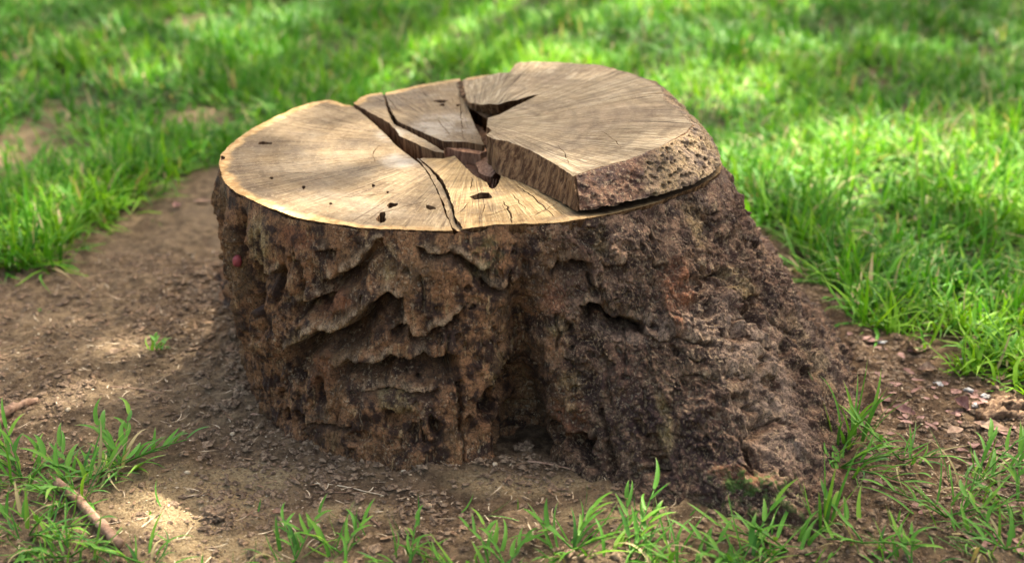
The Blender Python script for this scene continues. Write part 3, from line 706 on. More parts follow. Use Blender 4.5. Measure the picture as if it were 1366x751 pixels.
# back side of the underside follows the top outline (it cannot be seen in the photograph)
hid = tpts[:, 1] > .33; bpts[hid] = tpts[hid] + (tpts[hid] - np.array([.2, .1])) * .03
TT = []; BB = []; KK = []
for i in range(len(sl)):
    j = (i + 1) % len(sl); L = np.linalg.norm(tpts[j] - tpts[i]); n = max(1, int(L / .003))
    for t in range(n): TT.append(tpts[i] + (tpts[j] - tpts[i]) * t / n); BB.append(bpts[i] + (bpts[j] - bpts[i]) * t / n); KK.append(bk[i] and bk[j])
TT = np.array(TT); BB = np.array(BB); KK = np.array(KK, bool)
cS = np.array([.2, .1])
gap_shade_f = lambda p: ss(.0, .006, np.where(in_poly(p[:, 0], p[:, 1], BB), dist_line(p[:, 0], p[:, 1], BB), -1.) - .001 - .010 * (1 - ss(.02, .14, p[:, 0])))  # where shade under the slab is painted into the wood colour
# left sector
A_rim = rim_part(P(466, 140, H), P(604, 308, H))
A_edge = line([(604, 307), (600, 297), (592, 280), (586, 262), (577, 243), (566, 226), (553, 213), (538, 202), (524, 190), (511, 177), (497, 163), (484, 152), (468, 141)])
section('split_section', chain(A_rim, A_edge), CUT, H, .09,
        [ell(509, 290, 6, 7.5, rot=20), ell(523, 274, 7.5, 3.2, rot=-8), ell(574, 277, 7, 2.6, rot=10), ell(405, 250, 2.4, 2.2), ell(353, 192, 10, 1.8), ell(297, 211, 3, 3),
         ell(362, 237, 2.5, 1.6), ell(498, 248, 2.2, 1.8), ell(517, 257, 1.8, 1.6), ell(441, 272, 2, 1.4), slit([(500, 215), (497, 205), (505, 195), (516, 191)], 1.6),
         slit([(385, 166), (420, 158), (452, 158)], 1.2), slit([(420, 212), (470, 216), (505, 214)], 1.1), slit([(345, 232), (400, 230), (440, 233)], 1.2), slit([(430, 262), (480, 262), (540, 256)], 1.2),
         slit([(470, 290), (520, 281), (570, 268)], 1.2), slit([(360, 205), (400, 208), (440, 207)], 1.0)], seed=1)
# thin bevelled strip that has dropped beside it
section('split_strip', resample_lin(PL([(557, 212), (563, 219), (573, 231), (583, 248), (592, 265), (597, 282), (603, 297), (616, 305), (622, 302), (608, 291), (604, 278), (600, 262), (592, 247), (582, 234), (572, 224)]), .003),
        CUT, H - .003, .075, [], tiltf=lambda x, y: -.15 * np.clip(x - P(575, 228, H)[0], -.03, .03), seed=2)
# sliver
C_rim = rim_part(P(509, 125, H), P(472, 136, H))
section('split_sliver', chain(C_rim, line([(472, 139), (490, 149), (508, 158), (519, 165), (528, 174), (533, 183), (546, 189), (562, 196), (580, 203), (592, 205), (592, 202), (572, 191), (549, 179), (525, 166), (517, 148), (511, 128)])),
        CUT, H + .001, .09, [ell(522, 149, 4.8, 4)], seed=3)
# back sector
D_rim = rim_part(P(613, 105, H), P(514, 124, H))
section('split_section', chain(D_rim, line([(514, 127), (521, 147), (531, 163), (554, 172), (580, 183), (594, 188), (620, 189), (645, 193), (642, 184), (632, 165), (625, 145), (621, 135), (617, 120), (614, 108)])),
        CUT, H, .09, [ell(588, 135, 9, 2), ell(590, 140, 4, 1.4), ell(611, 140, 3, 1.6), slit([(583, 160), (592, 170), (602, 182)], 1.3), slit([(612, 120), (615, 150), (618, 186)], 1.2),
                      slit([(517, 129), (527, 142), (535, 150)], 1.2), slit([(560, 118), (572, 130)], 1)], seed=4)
# front sector, carries the loose slab
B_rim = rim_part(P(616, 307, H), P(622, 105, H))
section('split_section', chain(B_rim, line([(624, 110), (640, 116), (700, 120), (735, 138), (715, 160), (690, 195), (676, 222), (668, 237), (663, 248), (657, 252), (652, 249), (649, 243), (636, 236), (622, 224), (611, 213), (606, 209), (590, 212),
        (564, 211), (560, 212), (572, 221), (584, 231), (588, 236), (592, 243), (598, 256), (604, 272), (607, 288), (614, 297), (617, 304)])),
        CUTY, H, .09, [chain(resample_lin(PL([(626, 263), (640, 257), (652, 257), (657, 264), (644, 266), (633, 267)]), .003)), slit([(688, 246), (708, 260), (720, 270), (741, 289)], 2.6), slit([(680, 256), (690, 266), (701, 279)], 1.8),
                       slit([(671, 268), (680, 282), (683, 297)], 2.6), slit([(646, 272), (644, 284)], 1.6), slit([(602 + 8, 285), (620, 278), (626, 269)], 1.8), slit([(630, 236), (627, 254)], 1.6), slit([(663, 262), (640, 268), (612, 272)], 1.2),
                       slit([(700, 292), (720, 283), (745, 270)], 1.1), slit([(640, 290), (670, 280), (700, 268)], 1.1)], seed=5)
# broken blocks sunk in the central hole
section('broken_block', resample_lin(PL([(586, 190), (604, 191), (644, 194), (652, 199), (640, 205), (618, 203), (600, 198)], H - .012), .003), RUST, H - .014, .06, rimdist=False, seed=6)
section('broken_block', resample_lin(PL([(634, 212), (652, 206), (668, 210), (668, 226), (655, 236), (640, 228)], H - .02), .003), RUST, H - .022, .05, rimdist=False, seed=7,
        tiltf=lambda x, y: .25 * (x - P(650, 220, H)[0]))
section('broken_block', resample_lin(PL([(596, 206), (612, 203), (628, 208), (640, 222), (650, 236), (640, 236), (620, 218)], H - .03), .003), ROT, H - .035, .04, rimdist=False, seed=8)

def tube_mesh(name, path, rad, n=8, rough=0.0, seed=0):
    path = np.array(path, float); m_ = len(path); tng = np.gradient(path, axis=0); tng /= np.linalg.norm(tng, axis=1, keepdims=True)
    ref = np.array([.13, .21, 1.]); s1 = np.cross(tng, ref); s1 /= np.linalg.norm(s1, axis=1, keepdims=True); s2 = np.cross(s1, tng)
    a = np.linspace(0, 2 * np.pi, n, endpoint=False); rr_ = np.asarray(rad)[:, None] * np.ones((1, n))
    if rough: rr_ = rr_ * (1 + rough * fbm(p3(np.arange(m_)[:, None] * .45 + 0 * a, np.cos(a)[None] * .9 + 0 * rr_, np.sin(a)[None] * .9 + seed + 0 * rr_) * 1.7, 3, 44).reshape(m_, n))
    v = path[:, None] + s1[:, None] * (np.cos(a)[None, :, None] * rr_[..., None]) + s2[:, None] * (np.sin(a)[None, :, None] * rr_[..., None])
    v = np.concatenate([v.reshape(-1, 3), path[:1], path[-1:]]); i0, i1 = m_ * n, m_ * n + 1; k = np.arange(n)
    f3 = np.concatenate([np.stack([np.full(n, i0), (k + 1) % n, k], 1), np.stack([np.full(n, i1), (m_ - 1) * n + k, (m_ - 1) * n + (k + 1) % n], 1)])
    me = mesh_np(name, v, [gridquads(m_, n, True), f3], {'tint': np.full(len(v), .35), 'along': np.zeros(len(v))})
    return me

g_f = np.random.default_rng(12)
for i in range(24):      # torn fibres and splinters standing in the central hole and the splits
    u, v = [(655, 232), (648, 205), (640, 190), (600, 205), (545, 196), (500, 168), (628, 160), (660, 246)][i % 8]; q = P(u + g_f.uniform(-7, 7), v + g_f.uniform(-3, 3), H - .02)
    L = g_f.uniform(.02, .055); dr = g_f.normal(0, .6, 2); t = np.linspace(0, 1, 6)[:, None]
    pth = np.concatenate([q[None] + dr[None] * L * .5 * t - OFF[:2], (H - .03 - L * .3) + L * t * .75], 1)
    link('splinter', tube_mesh('splinter', pth, np.linspace(.0028, .0006, 6) * g_f.uniform(.5, 1.2), 5, .5, i), RUST if i % 2 else ROT, STUMP)

# ------------------------------------------------------------------ the loose slab
gap_shade_f = None
SLAB = empty('wood_slab', (P(800, 200, H)[0], P(800, 200, H)[1], H)); SOFF = np.array(SLAB.location)
tag(SLAB, 'loose thick slab of cut wood with bark edge lying on the right half of the stump top', 'wood slab')
# wood body: set in by the bark's thickness along the bark side
insT = np.where(KK, .004, 0.); insB = np.where(KK, .012, 0.)
def shrink(p, ins): d = cS - p; return p + d / np.linalg.norm(d, axis=1, keepdims=True) * ins[:, None]
def bottom_z(p): return GAP(p[:, 0]) 
section('slab_wood', shrink(TT, insT), CUTS, H + TH, TH, [slit([(857, 139), (875, 138), (887, 137)], 2.6, H + TH), slit([(654, 163), (690, 157), (735, 152), (790, 146)], 1.2, H + TH),
        slit([(700, 120), (740, 116), (790, 112)], .9, H + TH), slit([(740, 190), (752, 205), (760, 222)], 1.0, H + TH), slit([(800, 180), (820, 195), (832, 210)], .9, H + TH)],
        SLAB, tiltf=slab_off, rimdist=False, bottom=shrink(BB, insB), off=SOFF, seed=9)
bottom_z = None
ki = np.where(KK)[0]; i0, i1 = ki[0], ki[-1] + 1
T_, B_ = TT[i0:i1 + 1], BB[i0:i1 + 1]
def refine(p, step):
    L = np.r_[0, np.cumsum(np.linalg.norm(np.diff(p, axis=0), axis=1))]; s = np.linspace(0, 1, int(L[-1] / step)); return s, L / L[-1]
s_, l_ = refine(B_, .0014); sm = lambda p: np.stack([np.interp(s_, l_, np.convolve(np.pad(p[:, k], 6, 'edge'), np.ones(13) / 13, 'valid')) for k in (0, 1)], 1)
T_, B_ = sm(T_), sm(B_); nc = len(s_); nrw = 46
T_ = T_ + (T_ - cS) / np.linalg.norm(T_ - cS, axis=1, keepdims=True) * (.004 * np.clip(fbm(p3(T_[:, 0] * 55, T_[:, 1] * 55), 5, 83, .65), -.6, 1))[:, None]
dT = np.gradient(B_, axis=0); nn = np.stack([dT[:, 1], -dT[:, 0]], 1); nn /= np.linalg.norm(nn, axis=1, keepdims=True)
if ((B_ - cS) * nn).sum() < 0: nn = -nn
t_ = np.linspace(0, 1, nrw)[:, None]
xy = T_[None] + (B_ - T_)[None] * (t_[..., None] ** .85); zt = (H + TH + slab_off(T_[:, 0], T_[:, 1]))[None] ; zb = (H + GAP(B_[:, 0]) - .0005)[None]
z_ = zt + (zb - zt) * t_
q = np.concatenate([xy, z_[..., None]], -1); qf = q.reshape(-1, 3)
su, sv = PX(qf[:, 0], qf[:, 1], qf[:, 2]); knob = (ss(.205, .25, qf[:, 0] + .02 * fbm(qf * 30, 2, 84)) * ss(.25, .1, qf[:, 1]))
w1, w2 = worley(qf * 75, 85); d_ = .006 * fbm(qf * 25, 4, 86) + .003 * fbm(qf * 90, 3, 87) + (1 - knob) * .0065 * ridged(qf * np.array([38, 38, 5]), 3, 88) - knob * .011 * (1 - ss(.15, .48, w1)) + knob * .003
d_ = d_.reshape(nrw, nc) * ss(0, .12, t_) * (.5 + .5 * ss(1, .9, t_)); q[..., :2] += nn[None] * d_[..., None]
q[-1, :, 2] += .004 * fbm(p3(B_[:, 0] * 60, B_[:, 1] * 60), 3, 89) * .5; q[-2, :, 2] += .002 * fbm(p3(B_[:, 0] * 60, B_[:, 1] * 60), 3, 89) * .5
cap0 = q[0].copy(); cap0[:, :2] -= nn * .006; cap0[:, 2] -= .002; cap1 = q[-1].copy(); cap1[:, :2] -= nn * .02; cap1[:, 2] += .002
q = np.concatenate([cap0[None], q, cap1[None]], 0); padb = lambda a: np.concatenate([a.reshape(nrw, nc)[:1], a.reshape(nrw, nc), a.reshape(nrw, nc)[-1:]], 0).ravel()
link('bark', mesh_np('slab_bark', q.reshape(-1, 3) - SOFF, [gridquads(nrw + 2, nc)], {'zone': np.ones((nrw + 2) * nc), 'lip': padb(knob * .35), 'pale': padb(knob * .75), 'grey': padb(knob * .5), 'dark_tone': padb((1 - knob) * .7),
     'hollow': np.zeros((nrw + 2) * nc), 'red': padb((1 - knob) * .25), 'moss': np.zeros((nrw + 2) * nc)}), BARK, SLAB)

# ------------------------------------------------------------------ blades
def blades(bx, by, bz, az, th, bend, L, W, nseg, tint, fold=0.0, twist=None, drop=None):
    """curved tapering blades; every argument an array over the blades"""
    n = len(bx); t = np.linspace(0, 1, nseg + 1)[None, :]
    a = th[:, None] + bend[:, None] * t ** 1.25
    ds = L[:, None] / nseg; am = (a[:, 1:] + a[:, :-1]) / 2
    h = np.concatenate([np.zeros((n, 1)), np.cumsum(np.sin(am) * ds, 1)], 1); z = np.concatenate([np.zeros((n, 1)), np.cumsum(np.cos(am) * ds, 1)], 1)
    azz = az[:, None] + (0 if twist is None else twist[:, None] * t)
    cx, cy = np.cos(azz), np.sin(azz)
    x = bx[:, None] + h * cx; y = by[:, None] + h * cy; z = np.maximum(bz[:, None] + z, bz[:, None] + .002)
    wd = W[:, None] * .5 * np.clip(.55 + t * 3, 0, 1) * np.clip((1 - t) / .62, 0, 1) ** .75 + .00015
    sx, sy = -np.sin(azz), np.cos(azz)
    al = np.repeat(t, n, 0)
    if fold:
        up = fold * wd; nx, ny, nz = -np.cos(a) * cx, -np.cos(a) * cy, np.sin(a)
        A = np.stack([x + sx * wd + nx * up, y + sy * wd + ny * up, z + nz * up], -1); Bc = np.stack([x, y, z], -1); Cc = np.stack([x - sx * wd + nx * up, y - sy * wd + ny * up, z + nz * up], -1)
        v = np.stack([A, Bc, Cc], 2); k = 3
    else:
        v = np.stack([np.stack([x + sx * wd, y + sy * wd, z], -1), np.stack([x - sx * wd, y - sy * wd, z], -1)], 2); k = 2
    per = (nseg + 1) * k; i = np.arange(nseg)[:, None] * k + np.arange(k - 1)[None, :]; qd = np.stack([i, i + 1, i + k + 1, i + k], -1).reshape(-1, 4)
    f = (qd[None] + (np.arange(n) * per)[:, None, None]).reshape(-1, 4)
    return v.reshape(-1, 3), f, np.repeat(tint, per), np.repeat(al, k, 1).ravel()

def field(n_tuft, per, xr, yr, lmin, lmax, wmin, wmax, nseg, fold, seed):
    g_ = np.random.default_rng(seed)
    # sample tufts over the ground, thinner on the bare earth
    X_ = g_.uniform(*xr, n_tuft * 3); Y_ = g_.uniform(*yr, n_tuft * 3)
    hw = (Y_ - CAM_Y + .3) * .43; k = np.abs(X_) < hw; X_, Y_ = X_[k], Y_[k]
    dens = (1 - bareness(X_, Y_)) * (1 - .97 * espot(X_, Y_, THIN)) * (.30 + .9 * ss(-.5, .3, fbm(p3(X_ * 3.3, Y_ * 3.3), 3, 33)))
    k = g_.random(len(X_)) < dens; X_, Y_ = X_[k][:n_tuft], Y_[k][:n_tuft]
    big = (.75 + .5 * ss(-.3, .5, fbm(p3(X_ * 3.1, Y_ * 3.1), 2, 34)))
    n = len(X_); idx = np.repeat(np.arange(n), per); m_ = len(idx); sp = g_.normal(0, .016, (m_, 2))
    bx, by = X_[idx] + sp[:, 0], Y_[idx] + sp[:, 1]; kk = ~in_poly(bx, by, BASE_S) & (stump_dist(bx, by) > .03); idx, bx, by, sp = idx[kk], bx[kk], by[kk], sp[kk]; m_ = len(bx)
    az = np.arctan2(sp[:, 1], sp[:, 0]) + g_.normal(0, .7, m_); th = np.abs(g_.normal(.75, .45, m_)); bend = g_.uniform(-.2, 1.9, m_)
    L = g_.uniform(lmin, lmax, m_) * big[idx]; W = g_.uniform(wmin, wmax, m_)
    tint = np.clip(.5 + .35 * fbm(p3(bx * 2.2, by * 2.2), 3, 35) + g_.normal(0, .24, m_), 0, .94); tint = np.where(g_.random(m_) < .05, 1.0, tint)
    return blades(bx, by, gz(bx, by, False) - .004, az, th, bend, L, W, nseg, tint, fold, g_.normal(0, .5, m_))
def stuff(name, data, mat, label, cat):
    v, f, t, al = data; o = link(name, mesh_np(name, v, [f], {'tint': t, 'along': al}), mat); return tag(o, label, cat, kind='stuff')
stuff('lawn_grass', field(7000, 5, (-2.2, 2.2), (-.6, 1.5), .045, .14, .0035, .0105, 4, .35, 1), GRASS, 'green lawn grass growing round the bare soil near the stump', 'grass')
stuff('lawn_grass', field(14500, 5, (-3.3, 3.3), (1.45, 4.6), .04, .12, .004, .012, 3, 0, 2), GRASS, 'blurred sunlit lawn grass stretching away behind the stump', 'grass')

stuff('ground_weeds', field(2600, 5, (-3.2, 3.2), (-.6, 4.4), .02, .045, .012, .024, 4, .2, 3), WEED, 'low broad-leaved weeds mixed into the lawn round the stump', 'weeds')
# individual plants in front
def tuft(name, u, v, n, L, W, spread, label, group=None, lean=None, z_=0.0, seed=0, stems=0, thr=(.2, 1.2), br=(.2, 1.7), mat=None, cat='grass tuft'):
    n = int(n * (1.35 if 'corner' in (group or '') else 1.0)); g_ = np.random.default_rng(seed + int(u * 7 + v)); c = P(u, v, 0); zc = float(gz(c[0], c[1])[0])
    a = g_.uniform(0, 2 * np.pi, n); r = spread * np.sqrt(g_.random(n)); bx, by = r * np.cos(a), r * np.sin(a)
    az = a + g_.normal(0, .6, n)
    if lean is not None: az = R(lean) + g_.normal(0, .75, n)
    th = g_.uniform(*thr, n); bd = g_.uniform(*br, n) * g_.uniform(.4, 1.5, n); Ls = L * g_.uniform(.5, 1.25, n); Ws = W * (.26 + .56 * g_.random(n) ** 1.4); Ls *= .70; tint = np.where(g_.random(n) < .07, 1., np.clip(g_.normal(.5, .26, n), 0, .94))
    o = empty(name, (c[0], c[1], zc)); tag(o, label, cat, group)
    zb = gz(bx + c[0], by + c[1]) - zc - .004
    k0 = np.arange(n); tw = g_.normal(0, .5, n)
    # blades that can be told apart are parts of their own
    nb = min(n, 14); order = np.argsort(-Ls)
    for q_ in order[:nb]:
        s = slice(q_, q_ + 1); vv, ff, t1, al = blades(bx[s], by[s], zb[s], az[s], th[s], bd[s], Ls[s], Ws[s], 9, tint[s], .38, tw[s])
        link('blade', mesh_np('blade', vv, [ff], {'tint': t1, 'along': al}), mat or WEED, o)
    if n > nb:
        s = order[nb:]; vv, ff, t1, al = blades(bx[s], by[s], zb[s], az[s], th[s], bd[s], Ls[s], Ws[s], 7, tint[s], .38, tw[s])
        ob = link('undergrowth', mesh_np('undergrowth', vv, [ff], {'tint': t1, 'along': al}), mat or WEED, o); ob['kind'] = 'stuff'
    # creeping stems with leaves set along them
    for k in range(stems):
        sa = g_.uniform(0, 2 * np.pi) if lean is None else R(lean) + g_.normal(0, .8); sl_ = L * g_.uniform(.6, 1.1); el = g_.uniform(.7, 1.35)
        t = np.linspace(0, 1, 9); px_ = sl_ * t * math.sin(el); pz = sl_ * t * math.cos(el) - .25 * sl_ * t ** 2 * 0.5; pth = np.stack([px_ * math.cos(sa), px_ * math.sin(sa), np.maximum(pz, 0) + .004], 1)
        st = link('stem', tube_mesh('stem', pth, np.linspace(.0016, .0009, 9), 6), mat or WEED, o)
        m_ = 5; ti = np.linspace(.3, 1, m_); bp = np.stack([np.interp(ti, t, pth[:, i]) for i in range(3)], 1)
        laz = sa + np.where(np.arange(m_) % 2 == 0, .7, -.7) * g_.uniform(.5, 1.3, m_); laz[-1] = sa
        vv, ff, t1, al = blades(bp[:, 0], bp[:, 1], bp[:, 2], laz, g_.uniform(.5, 1.1, m_), g_.uniform(.2, 1.0, m_), L * g_.uniform(.28, .5, m_), W * g_.uniform(.55, .95, m_), 7, np.clip(g_.normal(.55, .15, m_), 0, .94), .35, g_.normal(0, .3, m_))
        link('leaf', mesh_np('leaf', vv, [ff], {'tint': t1, 'along': al}), mat or WEED, o)['kind'] = 'stuff'
    return o
G1 = 'grass tufts in the bottom left corner'; G2 = 'grass tufts along the bottom edge'; G3 = 'grass tufts at the right of the stump'
T = tuft
T('grass_tuft', 30, 640, 34, .13, .009, .05, 'leafy grass tuft at the left edge, rising beside the brown root', G1, stems=3)
T('grass_tuft', 100, 660, 34, .13, .010, .05, 'dense broad-bladed grass tuft growing above the upper end of the fallen stick', G1, stems=4, seed=2)
T('grass_tuft', 165, 628, 22, .12, .011, .035, 'grass tuft with upright wide leaves at the right tip of the corner patch', G1, stems=4, seed=3)
T('grass_tuft', 40, 720, 40, .12, .009, .06, 'thick grass tuft in the very bottom left corner', G1, stems=3, seed=4)
T('grass_tuft', 95, 745, 30, .10, .008, .05, 'low grass tuft just left of the lower end of the fallen stick', G1, stems=2, seed=5)
T('grass_tuft', 190, 760, 16, .09, .008, .04, 'small grass tuft cut by the bottom edge right of the fallen stick', G1, stems=2, seed=6)
T('grass_tuft', 395, 752, 20, .085, .008, .05, 'low spreading grass tuft at the bottom edge below the sandy patch', G2, stems=3, seed=7)
T('grass_tuft', 455, 748, 12, .10, .009, .02, 'small tuft with one upright wide leaf left of the bottom centre', G2, stems=2, seed=8)
T('grass_tuft', 545, 772, 18, .08, .007, .06, 'short grass tuft barely entering at the bottom centre', G2, stems=2, seed=9)
T('grass_tuft', 675, 765, 18, .09, .008, .05, 'grass tuft at the bottom edge below the dark hollow of the stump', G2, stems=3, seed=10)
T('grass_tuft', 765, 745, 22, .11, .008, .04, 'grass tuft with forked stems standing on the tan soil before the stump', G2, stems=5, seed=11)
T('grass_tuft', 840, 755, 20, .12, .009, .04, 'grass tuft sending one long leaf to the right under the right root', G2, lean=20, stems=3, seed=12)
T('grass_tuft', 915, 772, 30, .12, .009, .06, 'dense bright grass tuft at the bottom edge before the right root', G2, stems=3, seed=13)
T('grass_tuft', 985, 768, 28, .12, .009, .05, 'bushy grass tuft in front of the foot of the right root', G2, stems=3, seed=14)
T('grass_tuft', 1096, 712, 9, .17, .010, .015, 'few tall thin blades right against the front foot of the right root', G3, thr=(.02, .35), br=(.1, .9), seed=15)
T('grass_tuft', 1130, 596, 26, .18, .012, .04, 'tall grass tuft with upright blades growing against the right root', G3, thr=(.02, .8), br=(.05, 1.2), seed=16)
T('grass_tuft', 1120, 640, 20, .12, .009, .04, 'grass tuft bending low over the soil beside the right root', G3, thr=(.5, 1.1), stems=3, seed=17)
T('grass_tuft', 1200, 622, 16, .12, .008, .04, 'sparse arching grass tuft between the right root and the dead leaves', G3, thr=(.5, 1.1), stems=3, seed=18)
T('grass_tuft', 1150, 735, 16, .10, .009, .05, 'low grass tuft with broad pale leaves below the right root', G3, stems=3, seed=19)
T('grass_tuft', 1215, 765, 14, .09, .008, .05, 'short grass tuft at the bottom edge right of the stump', G3, stems=2, seed=20)
T('grass_tuft', 1300, 655, 26, .12, .008, .05, 'airy grass tuft left of the right edge below the rotten wood', G3, stems=4, seed=21)
T('grass_tuft', 1355, 680, 34, .14, .009, .06, 'thick grass tuft at the right edge of the picture, low down', G3, stems=3, seed=22)
T('grass_tuft', 1340, 745, 34, .12, .009, .06, 'dense grass tuft in the bottom right corner', G3, stems=3, seed=23)
T('grass_tuft', 1352, 470, 24, .15, .010, .03, 'large grass tuft with long blades leaning left over the bare soil by the right edge', G3, lean=170, thr=(.3, 1.1), seed=24)
T('grass_tuft', 620, 770, 14, .10, .007, .05, 'sparse low grass tuft at the bottom edge left of the hollow', G2, stems=2, seed=28)
T('grass_tuft', 1050, 740, 22, .13, .009, .05, 'grass tuft crowding the very foot of the right root', G3, stems=3, seed=29)
T('grass_tuft', 1260, 700, 20, .13, .008, .05, 'loose grass tuft between the bottom right corner and the thin dark twig', G3, stems=3, seed=30)
T('grass_tuft', 1290, 440, 24, .13, .008, .04, 'grass tuft on the lawn edge above the pale stones', G3, lean=190, thr=(.2, 1.0), seed=25)
T('seedling', 207, 468, 9, .045, .008, .012, 'tiny green seedling alone on the bare soil left of the stump', None, stems=3, thr=(.1, .8), seed=26, cat='seedling')
T('seedling', 55, 418, 5, .02, .006, .01, 'minute green sprout on the soil below the left lawn', None, seed=27, cat='seedling')

# ------------------------------------------------------------------ litter
def leaf_mesh(name, L, W, curl, seed):
    g_ = np.random.default_rng(seed); nu, nv = 15, 9; t = np.linspace(0, 1, nu)[:, None]; s = np.linspace(-1, 1, nv)[None]
    wd = W * .5 * np.sin(np.pi * np.clip(t, .02, .98)) ** .75 * (1 + .12 * np.sin(9 * t + seed))
    x = (t - .5) * L * (1 - .1 * curl) + 0 * s; y = s * wd; z = curl * (s ** 2 * wd * .9 + .25 * L * (t - .5) ** 2) - .06 * W * np.exp(-(s / .12) ** 2) * (wd / W * 2) + .0022 * fbm(p3(x * 60, y * 60, seed), 3, 4).reshape(nu, nv)
    v = np.stack([x, y, z], -1).reshape(-1, 3); lo_ = v.copy(); lo_[:, 2] -= .0006
    n = len(v); f = gridquads(nu, nv); b = gridquads(nu, nv)[:, ::-1] + n
    return mesh_np(name, np.concatenate([v, lo_]), [f, b])
def put(o, u, v, rz, tilt=(0, 0), dz=.004):
    c = P(u, v, 0); o.location = (c[0], c[1], float(gz(c[0], c[1])[0]) + dz); o.rotation_euler = (R(tilt[0]), R(tilt[1]), R(rz)); return o
LG = 'dead leaves on the soil right of the stump'
for i, (u, v, L, W, cu, rz, ti, mt, lab, grp) in enumerate([
        (1220, 470, .058, .040, .7, 80, (20, 10), LEAFD, 'crumpled tan dead leaf at the grass edge right of the stump', LG), (1236, 496, .040, .020, 1.0, 10, (25, 0), LEAFD, 'curled tan leaf with a dark split, just under the crumpled one', LG),
        (1282, 544, .036, .022, 1.2, -50, (25, 20), LEAFR, 'curled pinkish brown leaf left of the rotten wood', LG), (1322, 572, .065, .026, .3, -35, (10, 0), LEAFD, 'long pale tan leaf lying among grass below the rotten wood', LG),
        (1274, 575, .034, .020, .4, 20, (6, 0), LEAFD, 'small tan leaf flat on the soil near the pinkish curled leaf', LG), (1205, 553, .045, .022, .6, -20, (10, 12), LEAFR, 'dark reddish leaf beside the tall grass blades at the right root', LG),
        (1168, 459, .028, .014, .5, 5, (5, 0), LEAFR, 'small brown leaf beside the white chip at the lawn edge', LG), (1298, 600, .035, .02, .5, 70, (0, 15), LEAFR, 'dull red leaf half hidden in the grass at lower right', LG),
        (235, 275, .035, .02, .8, 70, (20, 0), LEAFR, 'small dark upright leaf on the soil behind the left side of the stump', None), (270, 268, .05, .016, .4, 20, (8, 0), LEAFD, 'long dry leaf on the soil near the left edge of the stump', None),
        (372, 688, .022, .012, .6, 15, (10, 0), LEAFD, 'pale grey flake of leaf right of the sandy clod', None), (340, 565, .014, .01, .3, 0, (0, 0), LEAFD, 'tiny pale leaf flake at the foot of the stump left corner', None),
        (1075, 275, .04, .02, .6, 30, (20, 0), LEAFD, 'bright tan dead leaf caught in the lawn right of the stump', None)]):
    o = link('dead_leaf', leaf_mesh('dead_leaf', L, W, cu, i + 1), mt); put(o, u, v, rz, ti, .006); tag(o, lab, 'leaf', grp)

def rock_mesh(name, sx, sy, sz, seed, sub=3, rough=.35, f=1.6):
    import bmesh
    bm = bmesh.new(); bmesh.ops.create_icosphere(bm, subdivisions=sub, radius=1); v = np.array([tuple(x.co) for x in bm.verts])
    fc = np.array([[a.index for a in x.verts] for x in bm.faces]); bm.free()
    v = v * (1 + rough * fbm(v * f + seed * 3.1, 4, seed))[:, None]; v = np.sign(v) * np.abs(v) ** .9; return mesh_np(name, v * np.array([sx, sy, sz]), [fc])
SG = 'pale stone chips right of the stump'
for i, (u, v, a, b, c, mt, lab) in enumerate([(1175, 459, .015, .006, .004, STONE, 'flat white chip at the lawn edge beside the small brown leaf'), (1286, 481, .014, .008, .005, STONE, 'grey-white chip nearest under the leaning grass tuft'),
        (1296, 474, .009, .006, .004, STONE, 'little pale chip touching the lawn edge above the grey-white chip'), (1252, 511, .012, .009, .006, STONE, 'bluish grey stone under the curled tan leaf'), (1292, 523, .012, .006, .005, STONE, 'thin white stone chip above the pinkish leaf'),
        (1314, 533, .011, .009, .007, STONE, 'brightest rounded white stone near the rotten wood'), (1300, 546, .010, .006, .005, STONE, 'pale stone directly right of the pinkish leaf')]):
    o = link('stone_chip', rock_mesh('stone_chip', a * .75, b * .8, c * .6, i + 3, 3, .6, 2.2), mt); put(o, u, v, i * 37, (0, 0), c * .4); tag(o, lab, 'stone', SG)
CG = 'larger clods of earth on the bare soil'
for i, (u, v, a, b, c, mt, lab) in enumerate([(290, 694, .022, .014, .010, CRUMB, 'biggest crusty clod lying in the sandy patch at lower left'), (336, 497, .020, .018, .016, CRUMB, 'dark clod leaning on the left foot of the stump'), (324, 528, .022, .016, .014, CRUMB, 'dark clod just below the first one at the left foot of the stump'),
        (270, 505, .012, .01, .008, CRUMB, 'dark lump of earth on the soil left of the stump foot'), (274, 583, .010, .009, .008, CRUMB, 'small dark round clod above the sandy patch'), (316, 455, .014, .012, .010, CRUMB, 'clod under the groove of the left lobe of the stump'),
        (420, 590, .034, .018, .012, CRUMB, 'long flat clod of crumbled bark before the front left root'), (302, 548, .018, .014, .01, CRUMB, 'low clod between the soil and the left corner of the stump'), (480, 700, .012, .009, .008, CRUMB, 'dark crumb clod above the upright leaf at the bottom'),
        (560, 640, .018, .012, .01, CRUMB, 'clod against the bottom of the front left root'), (700, 610, .016, .012, .01, CRUMB, 'dark clod in the mouth of the deep hollow'), (855, 664, .014, .01, .008, CRUMB, 'clod at the foot of the big right root'),
        (210, 540, .009, .007, .005, CRUMB, 'small clod in the open soil left of the stump foot'), (120, 523, .012, .006, .005, CRUMB, 'flat dark clod beside the little hollow at left'), (540, 716, .014, .011, .007, CRUMB, 'dark clod low in the centre of the bare soil')]):
    o = link('earth_clod', rock_mesh('earth_clod', a, b, c, i + 21, 4, .75, 2.6), mt); put(o, u, v, i * 53, (0, 0), c * .25); tag(o, lab, 'clod of earth', CG)
PB = 'pale pebbles and wood crumbs on the bare soil'
